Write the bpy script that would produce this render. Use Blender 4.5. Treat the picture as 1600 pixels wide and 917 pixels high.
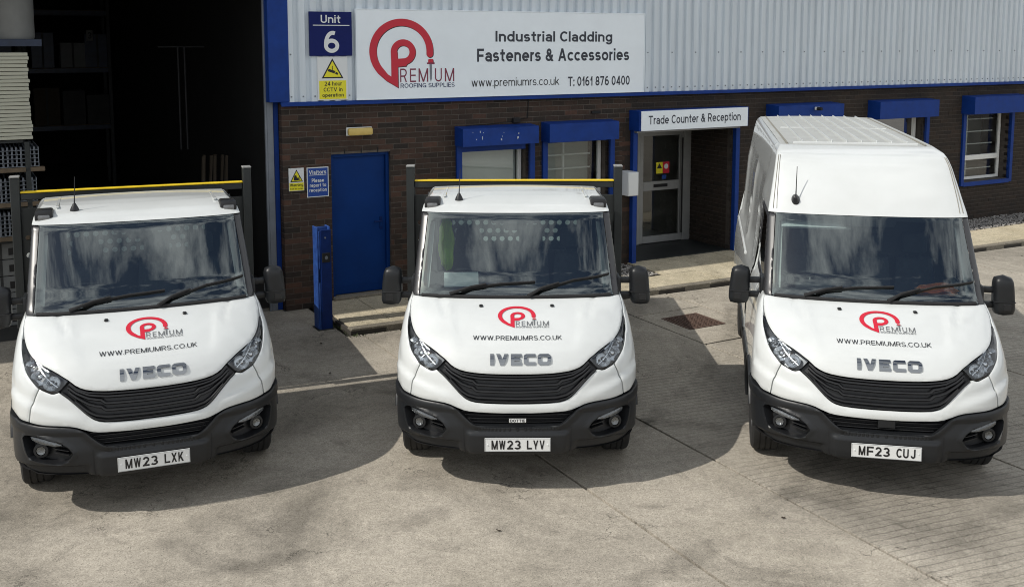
import bpy, bmesh, math, random
from mathutils import Vector, Matrix
from mathutils.geometry import delaunay_2d_cdt
random.seed(7)
for o in list(bpy.data.objects): bpy.data.objects.remove(o)
scene = bpy.context.scene
COL = scene.collection
R = math.radians
# ---------------------------------------------------------------- camera
cam = bpy.data.cameras.new('camera'); cam_o = bpy.data.objects.new('camera', cam); COL.objects.link(cam_o)
cam.sensor_width = 36; cam.lens = 35.83; cam.shift_y = -0.1304; cam.clip_end = 2000; cam.clip_start = .05
cam_o.location = (0, 0, 3.5726); cam_o.rotation_euler = (math.pi/2-.1141, 0, 0)
scene.camera = cam_o
# ---------------------------------------------------------------- sky and sun
SUN = Vector((.873, .38, -1.0)).normalized()          # direction the light travels
wd = bpy.data.worlds.new('World'); scene.world = wd; wd.use_nodes = True
nt = wd.node_tree; nt.nodes.clear()
def wn(t, **k):
    n = nt.nodes.new(t)
    for a, b in k.items(): setattr(n, a, b)
    return n
out = wn('ShaderNodeOutputWorld'); bg = wn('ShaderNodeBackground'); bg.inputs[1].default_value = .067
sky = wn('ShaderNodeTexSky', sky_type='NISHITA', sun_disc=False)
sky.sun_elevation = math.asin(-SUN.z); sky.sun_rotation = math.atan2(-SUN.x, -SUN.y)
sky.air_density = 1.0; sky.dust_density = 1.5; sky.ozone_density = 1.0
tc = wn('ShaderNodeTexCoord'); sep = wn('ShaderNodeSeparateXYZ'); nt.links.new(tc.outputs['Generated'], sep.inputs[0])
mx = wn('ShaderNodeMath', operation='MAXIMUM'); nt.links.new(sep.outputs[2], mx.inputs[0]); mx.inputs[1].default_value = 0
ad = wn('ShaderNodeMath', operation='ADD'); nt.links.new(mx.outputs[0], ad.inputs[0]); ad.inputs[1].default_value = .16
dv = wn('ShaderNodeVectorMath', operation='DIVIDE'); cb = wn('ShaderNodeCombineXYZ')
for i in range(3): nt.links.new(ad.outputs[0], cb.inputs[i])
nt.links.new(tc.outputs['Generated'], dv.inputs[0]); nt.links.new(cb.outputs[0], dv.inputs[1])
nz = wn('ShaderNodeTexNoise'); nz.inputs['Scale'].default_value = 4.2; nz.inputs['Detail'].default_value = 9; nz.inputs['Roughness'].default_value = .66; nz.inputs['Distortion'].default_value = .25
nt.links.new(dv.outputs[0], nz.inputs['Vector'])
hz1 = wn('ShaderNodeMath', operation='SUBTRACT'); hz1.inputs[0].default_value = 1; nt.links.new(mx.outputs[0], hz1.inputs[1])   # cloud closes up towards the horizon
hz2 = wn('ShaderNodeMath', operation='POWER'); nt.links.new(hz1.outputs[0], hz2.inputs[0]); hz2.inputs[1].default_value = 2.0
hz3 = wn('ShaderNodeMath', operation='MULTIPLY_ADD'); nt.links.new(hz2.outputs[0], hz3.inputs[0]); hz3.inputs[1].default_value = .46; nt.links.new(nz.outputs['Fac'], hz3.inputs[2])
cr = wn('ShaderNodeValToRGB'); cr.color_ramp.elements[0].position = .45; cr.color_ramp.elements[1].position = .60
nt.links.new(hz3.outputs[0], cr.inputs[0])
mixc = wn('ShaderNodeMix', data_type='RGBA'); nt.links.new(cr.outputs[0], mixc.inputs['Factor'])
nt.links.new(sky.outputs[0], mixc.inputs['A']); mixc.inputs['B'].default_value = (13.0, 13.5, 14.0, 1)
nt.links.new(mixc.outputs['Result'], bg.inputs[0]); nt.links.new(bg.outputs[0], out.inputs[0])
sl = bpy.data.lights.new('sun', 'SUN'); sl.energy = 3.35; sl.angle = R(.53); sl.color = (1.0, .955, .88)
so = bpy.data.objects.new('sun', sl); COL.objects.link(so); so.rotation_euler = SUN.to_track_quat('-Z', 'Y').to_euler(); so.location = (-20, -10, 25)
vs = scene.view_settings; vs.view_transform = 'Standard'; vs.look = 'None'; vs.exposure = 0.0; vs.gamma = 1; vs.use_curve_mapping = False
scene.render.engine = 'CYCLES'
scene.cycles.filter_width = 1.0; scene.cycles.max_bounces = 8; scene.cycles.transparent_max_bounces = 12

# ================================================================ helpers
class MB:
    def __init__(s): s.v = []; s.f = []
    def add(s, v, f):
        n = len(s.v); s.v += [tuple(p) for p in v]; s.f += [tuple(i+n for i in q) for q in f]; return s
    def box(s, x0, x1, y0, y1, z0, z1, b=0):
        if b <= 0:
            v = [(x, y, z) for z in (z0, z1) for y in (y0, y1) for x in (x0, x1)]
            return s.add(v, [(0,2,3,1),(4,5,7,6),(0,1,5,4),(2,6,7,3),(0,4,6,2),(1,3,7,5)])
        c = ((x0+x1)/2, (y0+y1)/2, (z0+z1)/2); h = ((x1-x0)/2, (y1-y0)/2, (z1-z0)/2); b = min(b, min(h)*.8)
        bm = bmesh.new(); bmesh.ops.create_cube(bm, size=2)
        for q in bm.verts: q.co = Vector((c[i]+q.co[i]*h[i] for i in range(3)))
        bmesh.ops.bevel(bm, geom=list(bm.edges), offset=b, segments=1 if b < .012 else 2, affect='EDGES', profile=.5)
        bm.verts.index_update(); s.add([q.co[:] for q in bm.verts], [[q.index for q in f.verts] for f in bm.faces]); bm.free(); return s
    def obox(s, c, ax, ay, az):                       # oriented box, half axes
        c, ax, ay, az = map(Vector, (c, ax, ay, az))
        v = [c+ax*i+ay*j+az*k for k in (-1, 1) for j in (-1, 1) for i in (-1, 1)]
        fl = [(0,2,3,1),(4,5,7,6),(0,1,5,4),(2,6,7,3),(0,4,6,2),(1,3,7,5)]
        if ax.cross(ay).dot(az) < 0: fl = [q[::-1] for q in fl]
        return s.add(v, fl)
    def tube(s, pts, r, n=8, cap=True):
        pts = [Vector(p) for p in pts]; rs = r if isinstance(r, (list, tuple)) else [r]*len(pts)
        v = []; up = None
        for i, p in enumerate(pts):
            d = (pts[min(i+1, len(pts)-1)]-pts[max(i-1, 0)]).normalized()
            if up is None:
                up = Vector((0, 0, 1)) if abs(d.z) < .9 else Vector((1, 0, 0))
            a = d.cross(up).normalized(); b = a.cross(d).normalized(); up = b
            for k in range(n):
                t = 2*math.pi*k/n; v.append(p+(a*math.cos(t)+b*math.sin(t))*rs[i])
        f = []
        for i in range(len(pts)-1):
            for k in range(n):
                f.append((i*n+k, (i+1)*n+k, (i+1)*n+(k+1) % n, i*n+(k+1) % n))
        if cap: f.append(tuple(range(n))); f.append(tuple(range((len(pts)-1)*n, len(pts)*n))[::-1])
        return s.add(v, f)
    def lathe(s, prof, c, axis='x', n=32):            # prof: (radius, along)
        v = []; f = []; m = len(prof)
        for k in range(n):
            t = 2*math.pi*k/n
            for r, a in prof:
                u, w = r*math.cos(t), r*math.sin(t)
                v.append({'x': (c[0]+a, c[1]+u, c[2]+w), 'y': (c[0]+w, c[1]+a, c[2]+u), 'z': (c[0]+u, c[1]+w, c[2]+a)}[axis])
        for k in range(n):
            for i in range(m-1):
                f.append((k*m+i, k*m+i+1, ((k+1) % n)*m+i+1, ((k+1) % n)*m+i))
        return s.add(v, f)
    def poly(s, pts): return s.add(pts, [tuple(range(len(pts)))])
    def prism(s, pts, d):                             # polygon extruded by vector d
        n = len(pts); d = Vector(d); p = [Vector(q) for q in pts]
        return s.add(p+[q+d for q in p], [tuple(range(n))[::-1], tuple(range(n, 2*n))]+[(i, (i+1) % n, n+(i+1) % n, n+i) for i in range(n)])
    def mesh(s, name):
        m = bpy.data.meshes.new(name); m.from_pydata([tuple(p) for p in s.v], [], s.f); m.update(); return m
    def build(s, name, mat, parent=None, loc=None, rz=None, smooth=True, ang=35, fixn=True, weld=False):
        m = s.mesh(name)
        if weld:
            bm = bmesh.new(); bm.from_mesh(m); bmesh.ops.remove_doubles(bm, verts=bm.verts, dist=1e-6); bmesh.ops.delete(bm, geom=[q for q in bm.verts if not q.link_faces], context='VERTS'); bm.to_mesh(m); bm.free()
        if fixn:
            bm = bmesh.new(); bm.from_mesh(m); bmesh.ops.recalc_face_normals(bm, faces=bm.faces); bm.to_mesh(m); bm.free()
        return link(m, name, mat, parent, loc, rz, smooth, ang)
def link(m, name, mat, parent=None, loc=None, rz=None, smooth=True, ang=35):
    m.materials.append(mat)
    if smooth and len(m.polygons):
        m.polygons.foreach_set('use_smooth', [True]*len(m.polygons)); m.set_sharp_from_angle(angle=R(ang))
    o = bpy.data.objects.new(name, m); COL.objects.link(o)
    if parent: o.parent = parent
    if loc is not None: o.location = loc
    if rz is not None: o.rotation_euler = (0, 0, rz)
    return o
def tag(o, label=None, cat=None, group=None, kind=None):
    if label: o['label'] = label
    if cat: o['category'] = cat
    if group: o['group'] = group
    if kind: o['kind'] = kind
    return o
def empty(name, loc, rz=0, **k):
    o = bpy.data.objects.new(name, None); COL.objects.link(o); o.location = loc; o.rotation_euler = (0, 0, rz); o.empty_display_size = .1
    return tag(o, **k)
def copy_tree(o, parent=None):
    c = o.copy(); COL.objects.link(c); c.parent = parent
    for ch in list(o.children): copy_tree(ch, c)
    return c

# ---------------------------------------------------------------- materials
def mat(name, col, rough=.5, metal=0, spec=None, coat=0, var=0, vscale=6, bump=0, bscale=60, vcol=None, rvar=0, coords='Object'):
    m = bpy.data.materials.new(name); m.use_nodes = True; t = m.node_tree; b = t.nodes['Principled BSDF']
    b.inputs['Base Color'].default_value = (*col, 1); b.inputs['Roughness'].default_value = rough; b.inputs['Metallic'].default_value = metal
    if spec is not None: b.inputs['Specular IOR Level'].default_value = spec
    if coat: b.inputs['Coat Weight'].default_value = coat; b.inputs['Coat Roughness'].default_value = .03
    if var or bump or vcol or rvar:
        c = t.nodes.new('ShaderNodeTexCoord')
    if var or vcol or rvar:
        n = t.nodes.new('ShaderNodeTexNoise'); n.inputs['Scale'].default_value = vscale; n.inputs['Detail'].default_value = 6; n.inputs['Roughness'].default_value = .62
        t.links.new(c.outputs[coords], n.inputs['Vector'])
        r = t.nodes.new('ShaderNodeValToRGB'); e = r.color_ramp.elements; e[0].position = .3; e[1].position = .7
        if vcol: e[0].color = (*col, 1); e[1].color = (*vcol, 1)
        else: e[0].color = (*[x*(1-var) for x in col], 1); e[1].color = (*[min(1, x*(1+var)) for x in col], 1)
        t.links.new(n.outputs['Fac'], r.inputs[0])
        if var or vcol: t.links.new(r.outputs[0], b.inputs['Base Color'])
        if rvar:
            mr = t.nodes.new('ShaderNodeMapRange'); mr.inputs[3].default_value = max(0, rough-rvar); mr.inputs[4].default_value = min(1, rough+rvar)
            t.links.new(n.outputs['Fac'], mr.inputs[0]); t.links.new(mr.outputs[0], b.inputs['Roughness'])
    if bump:
        n2 = t.nodes.new('ShaderNodeTexNoise'); n2.inputs['Scale'].default_value = bscale; n2.inputs['Detail'].default_value = 4
        t.links.new(c.outputs[coords], n2.inputs['Vector'])
        bp = t.nodes.new('ShaderNodeBump'); bp.inputs['Strength'].default_value = bump; bp.inputs['Distance'].default_value = .01
        t.links.new(n2.outputs['Fac'], bp.inputs['Height']); t.links.new(bp.outputs[0], b.inputs['Normal'])
    return m
def glass_mat(name, tint, ior=1.5, extra=0.0, grime=0.0, refl=(1, 1, 1)):
    m = bpy.data.materials.new(name); m.use_nodes = True; t = m.node_tree; t.nodes.clear()
    o = t.nodes.new('ShaderNodeOutputMaterial'); tr = t.nodes.new('ShaderNodeBsdfTransparent'); tr.inputs[0].default_value = (*tint, 1)
    gl = t.nodes.new('ShaderNodeBsdfGlossy'); gl.inputs['Roughness'].default_value = .015; gl.inputs[0].default_value = (*refl, 1)
    fr = t.nodes.new('ShaderNodeFresnel'); fr.inputs[0].default_value = ior
    ad = t.nodes.new('ShaderNodeMath'); ad.operation = 'MULTIPLY_ADD'; ad.inputs[1].default_value = 1.35; ad.inputs[2].default_value = extra; ad.use_clamp = True
    t.links.new(fr.outputs[0], ad.inputs[0])
    mx = t.nodes.new('ShaderNodeMixShader'); t.links.new(ad.outputs[0], mx.inputs[0]); t.links.new(tr.outputs[0], mx.inputs[1]); t.links.new(gl.outputs[0], mx.inputs[2])
    last = mx
    if grime:
        df = t.nodes.new('ShaderNodeBsdfDiffuse'); df.inputs[0].default_value = (.5, .5, .48, 1)
        m2 = t.nodes.new('ShaderNodeMixShader'); c = t.nodes.new('ShaderNodeTexCoord'); n = t.nodes.new('ShaderNodeTexNoise'); n.inputs['Scale'].default_value = 5; n.inputs['Detail'].default_value = 6
        t.links.new(c.outputs['Object'], n.inputs['Vector']); mr = t.nodes.new('ShaderNodeMapRange'); mr.inputs[1].default_value = .35; mr.inputs[2].default_value = .8; mr.inputs[3].default_value = 0; mr.inputs[4].default_value = grime
        t.links.new(n.outputs['Fac'], mr.inputs[0]); t.links.new(mr.outputs[0], m2.inputs[0]); t.links.new(mx.outputs[0], m2.inputs[1]); t.links.new(df.outputs[0], m2.inputs[2]); last = m2
    t.links.new(last.outputs[0], o.inputs[0]); return m
def brick_mat(name, cols, dirt):
    m = bpy.data.materials.new(name); m.use_nodes = True; t = m.node_tree; b = t.nodes['Principled BSDF']; b.inputs['Roughness'].default_value = .88
    b.inputs['Specular IOR Level'].default_value = .25
    oi = t.nodes.new('ShaderNodeObjectInfo'); ge = t.nodes.new('ShaderNodeNewGeometry')
    a = t.nodes.new('ShaderNodeMath'); a.operation = 'ADD'; t.links.new(oi.outputs['Random'], a.inputs[0]); t.links.new(ge.outputs['Random Per Island'], a.inputs[1])
    fr = t.nodes.new('ShaderNodeMath'); fr.operation = 'FRACT'; t.links.new(a.outputs[0], fr.inputs[0])
    r = t.nodes.new('ShaderNodeValToRGB'); r.color_ramp.interpolation = 'LINEAR'
    e = r.color_ramp.elements; e[0].color = (*cols[0], 1); e[1].color = (*cols[-1], 1)
    for i, c in enumerate(cols[1:-1]): q = e.new((i+1)/(len(cols)-1)); q.color = (*c, 1)
    t.links.new(fr.outputs[0], r.inputs[0])
    n = t.nodes.new('ShaderNodeTexNoise'); n.inputs['Scale'].default_value = 22; n.inputs['Detail'].default_value = 5; t.links.new(ge.outputs['Position'], n.inputs['Vector'])
    mr = t.nodes.new('ShaderNodeMapRange'); mr.inputs[3].default_value = .6; mr.inputs[4].default_value = 1.35; t.links.new(n.outputs['Fac'], mr.inputs[0])
    mu = t.nodes.new('ShaderNodeVectorMath'); mu.operation = 'SCALE'; t.links.new(r.outputs[0], mu.inputs[0]); t.links.new(mr.outputs[0], mu.inputs['Scale'])
    t.links.new(mu.outputs[0], b.inputs['Base Color'])
    n2 = t.nodes.new('ShaderNodeTexNoise'); n2.inputs['Scale'].default_value = 140; t.links.new(ge.outputs['Position'], n2.inputs['Vector'])
    bp = t.nodes.new('ShaderNodeBump'); bp.inputs['Strength'].default_value = .5; bp.inputs['Distance'].default_value = .004; t.links.new(n2.outputs['Fac'], bp.inputs['Height']); t.links.new(bp.outputs[0], b.inputs['Normal'])
    return m
def concrete_mat(name, lo, hi, tined=False, stains=.5):
    m = bpy.data.materials.new(name); m.use_nodes = True; t = m.node_tree; b = t.nodes['Principled BSDF']; b.inputs['Roughness'].default_value = .9; b.inputs['Specular IOR Level'].default_value = .2
    ge = t.nodes.new('ShaderNodeNewGeometry'); P = ge.outputs['Position']
    def noise(sc, det=5, ro=.6, dist=0):
        n = t.nodes.new('ShaderNodeTexNoise'); n.inputs['Scale'].default_value = sc; n.inputs['Detail'].default_value = det; n.inputs['Roughness'].default_value = ro; n.inputs['Distortion'].default_value = dist
        t.links.new(P, n.inputs['Vector']); return n.outputs['Fac']
    def rng(x, a, b_, c, d):
        q = t.nodes.new('ShaderNodeMapRange'); t.links.new(x, q.inputs[0])
        for i, v in enumerate((a, b_, c, d)): q.inputs[i+1].default_value = v
        return q.outputs[0]
    def mul(a, b_):
        q = t.nodes.new('ShaderNodeMath'); q.operation = 'MULTIPLY'; t.links.new(a, q.inputs[0])
        if isinstance(b_, float): q.inputs[1].default_value = b_
        else: t.links.new(b_, q.inputs[1])
        return q.outputs[0]
    r = t.nodes.new('ShaderNodeValToRGB'); e = r.color_ramp.elements; e[0].color = (*lo, 1); e[0].position = .32; e[1].color = (*hi, 1); e[1].position = .68
    t.links.new(noise(.9, 8, .62, .4), r.inputs[0])
    f = rng(noise(70, 5, .85), .34, .66, .60, 1.34)                      # aggregate speckle
    f = mul(f, rng(noise(24, 6, .78), .30, .72, .74, 1.22))
    f = mul(f, rng(noise(6, 8, .72, .5), .3, .7, .86, 1.12))
    ck = t.nodes.new('ShaderNodeMath'); ck.operation = 'SUBTRACT'; t.links.new(noise(1.1, 7, .62, .3), ck.inputs[0]); ck.inputs[1].default_value = .5
    ab = t.nodes.new('ShaderNodeMath'); ab.operation = 'ABSOLUTE'; t.links.new(ck.outputs[0], ab.inputs[0])
    gate = rng(noise(.8, 2, .5), .50, .58, 1.0, 0.0)                     # hairline cracks, only here and there
    cr_ = t.nodes.new('ShaderNodeMath'); cr_.operation = 'ADD'; t.links.new(rng(ab.outputs[0], .0015, .005, .45, 1.0), cr_.inputs[0]); t.links.new(gate, cr_.inputs[1]); cr_.use_clamp = True
    f = mul(f, cr_.outputs[0])
    f = mul(f, rng(noise(.42, 7, .66, .9), .46, .68, 1.04, 1-stains*.75))  # large oily stains
    f = mul(f, rng(noise(1.9, 6, .68, 1.2), .58, .76, 1.0, 1-stains*.75))
    for cx_, cy_, rad in ((-6.5, 15.0, 9.6), (-6.5, 15.0, 11.3), (8.6, 1.2, 6.3), (8.6, 1.2, 7.9), (-5.0, 1.5, 6.0), (3.5, 20.0, 10.9)):   # old tyre tracks
        sb = t.nodes.new('ShaderNodeVectorMath'); sb.operation = 'DISTANCE'; t.links.new(P, sb.inputs[0]); sb.inputs[1].default_value = (cx_, cy_, 0)
        q1 = t.nodes.new('ShaderNodeMath'); q1.operation = 'SUBTRACT'; t.links.new(sb.outputs['Value'], q1.inputs[0]); q1.inputs[1].default_value = rad
        q2 = t.nodes.new('ShaderNodeMath'); q2.operation = 'ABSOLUTE'; t.links.new(q1.outputs[0], q2.inputs[0])
        band = rng(q2.outputs[0], .06, .14, 1.0, 0.0); st_ = mul(band, rng(noise(1.3, 5, .7), .42, .62, 0.0, .34))
        iv = t.nodes.new('ShaderNodeMath'); iv.operation = 'SUBTRACT'; iv.inputs[0].default_value = 1.0; t.links.new(st_, iv.inputs[1]); f = mul(f, iv.outputs[0])
    vo = t.nodes.new('ShaderNodeTexVoronoi'); vo.feature = 'F1'; vo.inputs['Scale'].default_value = 58; t.links.new(P, vo.inputs['Vector'])
    pit = rng(vo.outputs['Distance'], .10, .22, .30, 1.0); f = mul(f, pit)
    h = noise(160, 3, .7)
    if tined:
        mp = t.nodes.new('ShaderNodeMapping'); mp.inputs['Rotation'].default_value = (0, 0, -R(20.5)); t.links.new(P, mp.inputs[0])
        wv = t.nodes.new('ShaderNodeTexWave'); wv.bands_direction = 'Y'; wv.inputs['Scale'].default_value = 3.9; wv.inputs['Distortion'].default_value = 1.3; wv.inputs['Detail'].default_value = 3; wv.inputs['Detail Scale'].default_value = 1.4
        t.links.new(mp.outputs[0], wv.inputs['Vector'])
        gr = rng(wv.outputs['Fac'], 0, .12, .62, 1.0)
        msk = rng(noise(.55, 5, .65), .36, .58, .0, 1)
        inv = t.nodes.new('ShaderNodeMix'); inv.data_type = 'FLOAT'; t.links.new(msk, inv.inputs['Factor']); inv.inputs['A'].default_value = 1.0; t.links.new(gr, inv.inputs['B'])
        f = mul(f, inv.outputs['Result'])
        hh = t.nodes.new('ShaderNodeMath'); hh.operation = 'MULTIPLY_ADD'; t.links.new(inv.outputs['Result'], hh.inputs[0]); hh.inputs[1].default_value = 1.2; t.links.new(h, hh.inputs[2]); h = hh.outputs[0]
    sc = t.nodes.new('ShaderNodeVectorMath'); sc.operation = 'SCALE'; t.links.new(r.outputs[0], sc.inputs[0]); t.links.new(f, sc.inputs['Scale'])
    t.links.new(sc.outputs[0], b.inputs['Base Color'])
    bp = t.nodes.new('ShaderNodeBump'); bp.inputs['Strength'].default_value = .55; bp.inputs['Distance'].default_value = .006; t.links.new(h, bp.inputs['Height']); t.links.new(bp.outputs[0], b.inputs['Normal'])
    return m
M = {}
M['white'] = mat('white_paint', (.605, .625, .615), .42, coat=1.0, vcol=(.655, .677, .672), vscale=2.2, rvar=.07)
M['plastic'] = mat('bumper_plastic', (.011, .0122, .014), .40, spec=.42, var=.12, vscale=9, bump=.08, bscale=420)
M['gloss_black'] = mat('grille_plastic', (.010, .0105, .012), .42)
M['pillar'] = mat('pillar_dark', (.030, .030, .032), .30, coat=.25)
M['black'] = mat('matt_black', (.006, .006, .007), .75)
M['rubber'] = mat('rubber', (.012, .012, .013), .8, var=.3, vscale=30)
M['tyre'] = mat('tyre', (.017, .0165, .016), .86, var=.3, vscale=14)
M['rim'] = mat('steel_rim', (.30, .30, .31), .45, metal=.6, var=.15)
M['foglens'] = mat('fog_lamp_glass', (.20, .21, .215), .18, metal=.8, bump=.6, bscale=80)
M['drl'] = mat('indicator_clear', (.22, .225, .23), .4, metal=.7, bump=.4, bscale=60)
M['chrome'] = mat('chrome', (.62, .63, .64), .08, metal=1)
M['badge'] = mat('badge_chrome', (.30, .31, .32), .10, metal=1)
M['dusty'] = mat('dusty_roof', (.40, .41, .395), .55, var=.08, vscale=5)
M['deck'] = mat('aluminium_deck', (.24, .25, .24), .5, var=.1)
M['reflector'] = mat('lamp_reflector', (.78, .80, .82), .24, metal=1, bump=.5, bscale=45)
M['lampdark'] = mat('lamp_housing', (.12, .125, .13), .32, metal=.6)
M['glass'] = glass_mat('windscreen_glass', (.72, .81, .79), 1.50, .14, refl=(.93, 1.0, .98))
M['sideglass'] = glass_mat('side_glass', (.62, .74, .72), 1.5, .02)
M['lens'] = glass_mat('clear_lens', (.92, .94, .95), 1.45, .02)
M['winglass'] = glass_mat('window_glass', (.84, .89, .87), 1.5, .03, grime=.06)
M['frit'] = mat('windscreen_frit', (.008, .008, .009), .35)
M['dash'] = mat('dashboard', (.040, .042, .046), .65, var=.1, bump=.1, bscale=200)
M['seat'] = mat('seat_fabric', (.055, .058, .065), .9, var=.2, vscale=20)
M['trim'] = mat('cabin_trim', (.46, .47, .46), .8)
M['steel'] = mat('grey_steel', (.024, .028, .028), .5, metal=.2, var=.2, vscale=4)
M['steel_top'] = mat('worn_steel', (.30, .30, .29), .5, metal=.3, var=.3, vscale=20)
M['yellow'] = mat('yellow_strip', (.80, .56, .015), .5, var=.06)
M['plate'] = mat('plate_white', (.72, .73, .72), .35)
M['ink'] = mat('black_ink', (.008, .008, .009), .45)
M['navy'] = mat('navy_vinyl', (.008, .022, .10), .45)
M['dtext'] = mat('charcoal_vinyl', (.03, .035, .05), .5)
M['gtext'] = mat('grey_vinyl', (.13, .135, .14), .4)
M['gtext2'] = mat('dark_grey_vinyl', (.018, .019, .021), .4)
M['red'] = mat('red_vinyl', (.56, .012, .035), .4)
M['maroon'] = mat('maroon_vinyl', (.20, .02, .055), .45)
M['sign'] = mat('sign_white', (.85, .91, .95), .4, var=.03, vscale=2)
M['signw'] = mat('sign_bright_white', (.72, .74, .74), .4)
M['signblue'] = mat('sign_blue', (.003, .010, .105), .5, spec=.2, var=.08, vscale=4)
M['visblue'] = mat('mandatory_blue', (.012, .06, .30), .4)
M['signyel'] = mat('sign_yellow', (.80, .72, .02), .45)
M['blue'] = mat('blue_paint', (.006, .038, .215), .5, spec=.22, var=.16, vscale=5, rvar=.1)
M['bluedoor'] = mat('blue_door_paint', (.0025, .033, .165), .5, spec=.15, var=.14, vscale=2.5, rvar=.1)
M['blue_old'] = mat('weathered_blue', (.006, .032, .17), .6, vcol=(.025, .09, .33), vscale=14)
M['blue_dk'] = mat('post_blue', (.003, .020, .115), .5, spec=.2, var=.25, vscale=6)
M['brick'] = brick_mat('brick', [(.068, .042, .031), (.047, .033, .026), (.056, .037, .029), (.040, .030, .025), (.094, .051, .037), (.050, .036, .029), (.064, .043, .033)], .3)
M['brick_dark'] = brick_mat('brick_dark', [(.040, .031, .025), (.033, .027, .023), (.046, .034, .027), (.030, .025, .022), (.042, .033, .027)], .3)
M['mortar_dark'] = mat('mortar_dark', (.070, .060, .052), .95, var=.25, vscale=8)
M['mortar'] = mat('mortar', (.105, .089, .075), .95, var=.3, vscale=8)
M['clad'] = mat('cladding', (.64, .70, .745), .5, metal=.0, spec=.3, var=.09, vscale=1.6, rvar=.08)
_n = next(n for n in M['clad'].node_tree.nodes if n.bl_idname == 'ShaderNodeTexNoise'); _t = M['clad'].node_tree; _m = _t.nodes.new('ShaderNodeMapping'); _m.inputs['Scale'].default_value = (5, 5, .35); _g0 = _t.nodes.new('ShaderNodeNewGeometry'); _t.links.new(_g0.outputs['Position'], _m.inputs[0]); _t.links.new(_m.outputs[0], _n.inputs['Vector'])
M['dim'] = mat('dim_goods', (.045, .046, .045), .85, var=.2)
M['dimpipe'] = mat('dull_pipe', (.03, .031, .033), .6)
M['jamb'] = mat('galvanised_jamb', (.20, .22, .25), .5, metal=.4, var=.2, vscale=3)
M['alu'] = mat('aluminium_frame', (.30, .305, .30), .45, metal=.3, var=.08)
M['upvc'] = mat('white_frame', (.74, .75, .73), .45)
M['blind'] = mat('pale_blind', (.42, .44, .41), .85)
M['lamp_yellow'] = mat('yellowed_diffuser', (.62, .45, .13), .5, var=.1, vscale=10)
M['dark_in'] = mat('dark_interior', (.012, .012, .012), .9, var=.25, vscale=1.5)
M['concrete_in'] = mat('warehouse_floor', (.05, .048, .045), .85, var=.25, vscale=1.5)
M['conc'] = concrete_mat('yard_concrete', (.375, .338, .278), (.455, .412, .345), stains=.6)
M['conc_tined'] = concrete_mat('yard_concrete_tined', (.375, .34, .282), (.45, .41, .345), tined=True, stains=.55)
M['conc_base'] = mat('joint_filler', (.045, .04, .034), .95, var=.3, vscale=3)
M['paving'] = concrete_mat('paving', (.46, .40, .28), (.60, .53, .39), stains=.3)
M['kerb'] = concrete_mat('kerb', (.20, .18, .145), (.32, .285, .225), stains=.5)
M['gravel'] = brick_mat('gravel', [(.30, .28, .26), (.17, .165, .16), (.42, .40, .37), (.22, .21, .20), (.34, .31, .28)], .2)
M['iron'] = mat('rusty_iron', (.085, .055, .042), .75, vcol=(.14, .085, .065), vscale=14, bump=.3, bscale=90)
M['cream'] = mat('cream_panel', (.42, .42, .34), .7, var=.05)
M['wood'] = mat('timber', (.11, .08, .05), .8, var=.25, vscale=9)
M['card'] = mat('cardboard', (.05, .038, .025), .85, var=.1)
M['greybox'] = mat('grey_box', (.19, .195, .19), .8, var=.08)
M['blue_wrap'] = mat('blue_wrap', (.010, .022, .055), .4, var=.3, vscale=6)
M['hivis'] = mat('hi_vis', (.60, .92, .07), .8)
M['orange'] = mat('orange_cloth', (.90, .33, .09), .85, var=.2, vscale=18)
M['paper'] = mat('paper', (.78, .82, .80), .8)
M['leaf'] = mat('dead_leaf', (.06, .045, .03), .9, var=.4, vscale=40)
M['room'] = mat('office_wall', (.42, .42, .38), .9)
M['weed'] = mat('moss', (.05, .065, .025), .95, var=.4, vscale=30)
M['roofseam'] = mat('seam_sealer', (.22, .21, .18), .8, var=.3, vscale=20)

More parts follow.
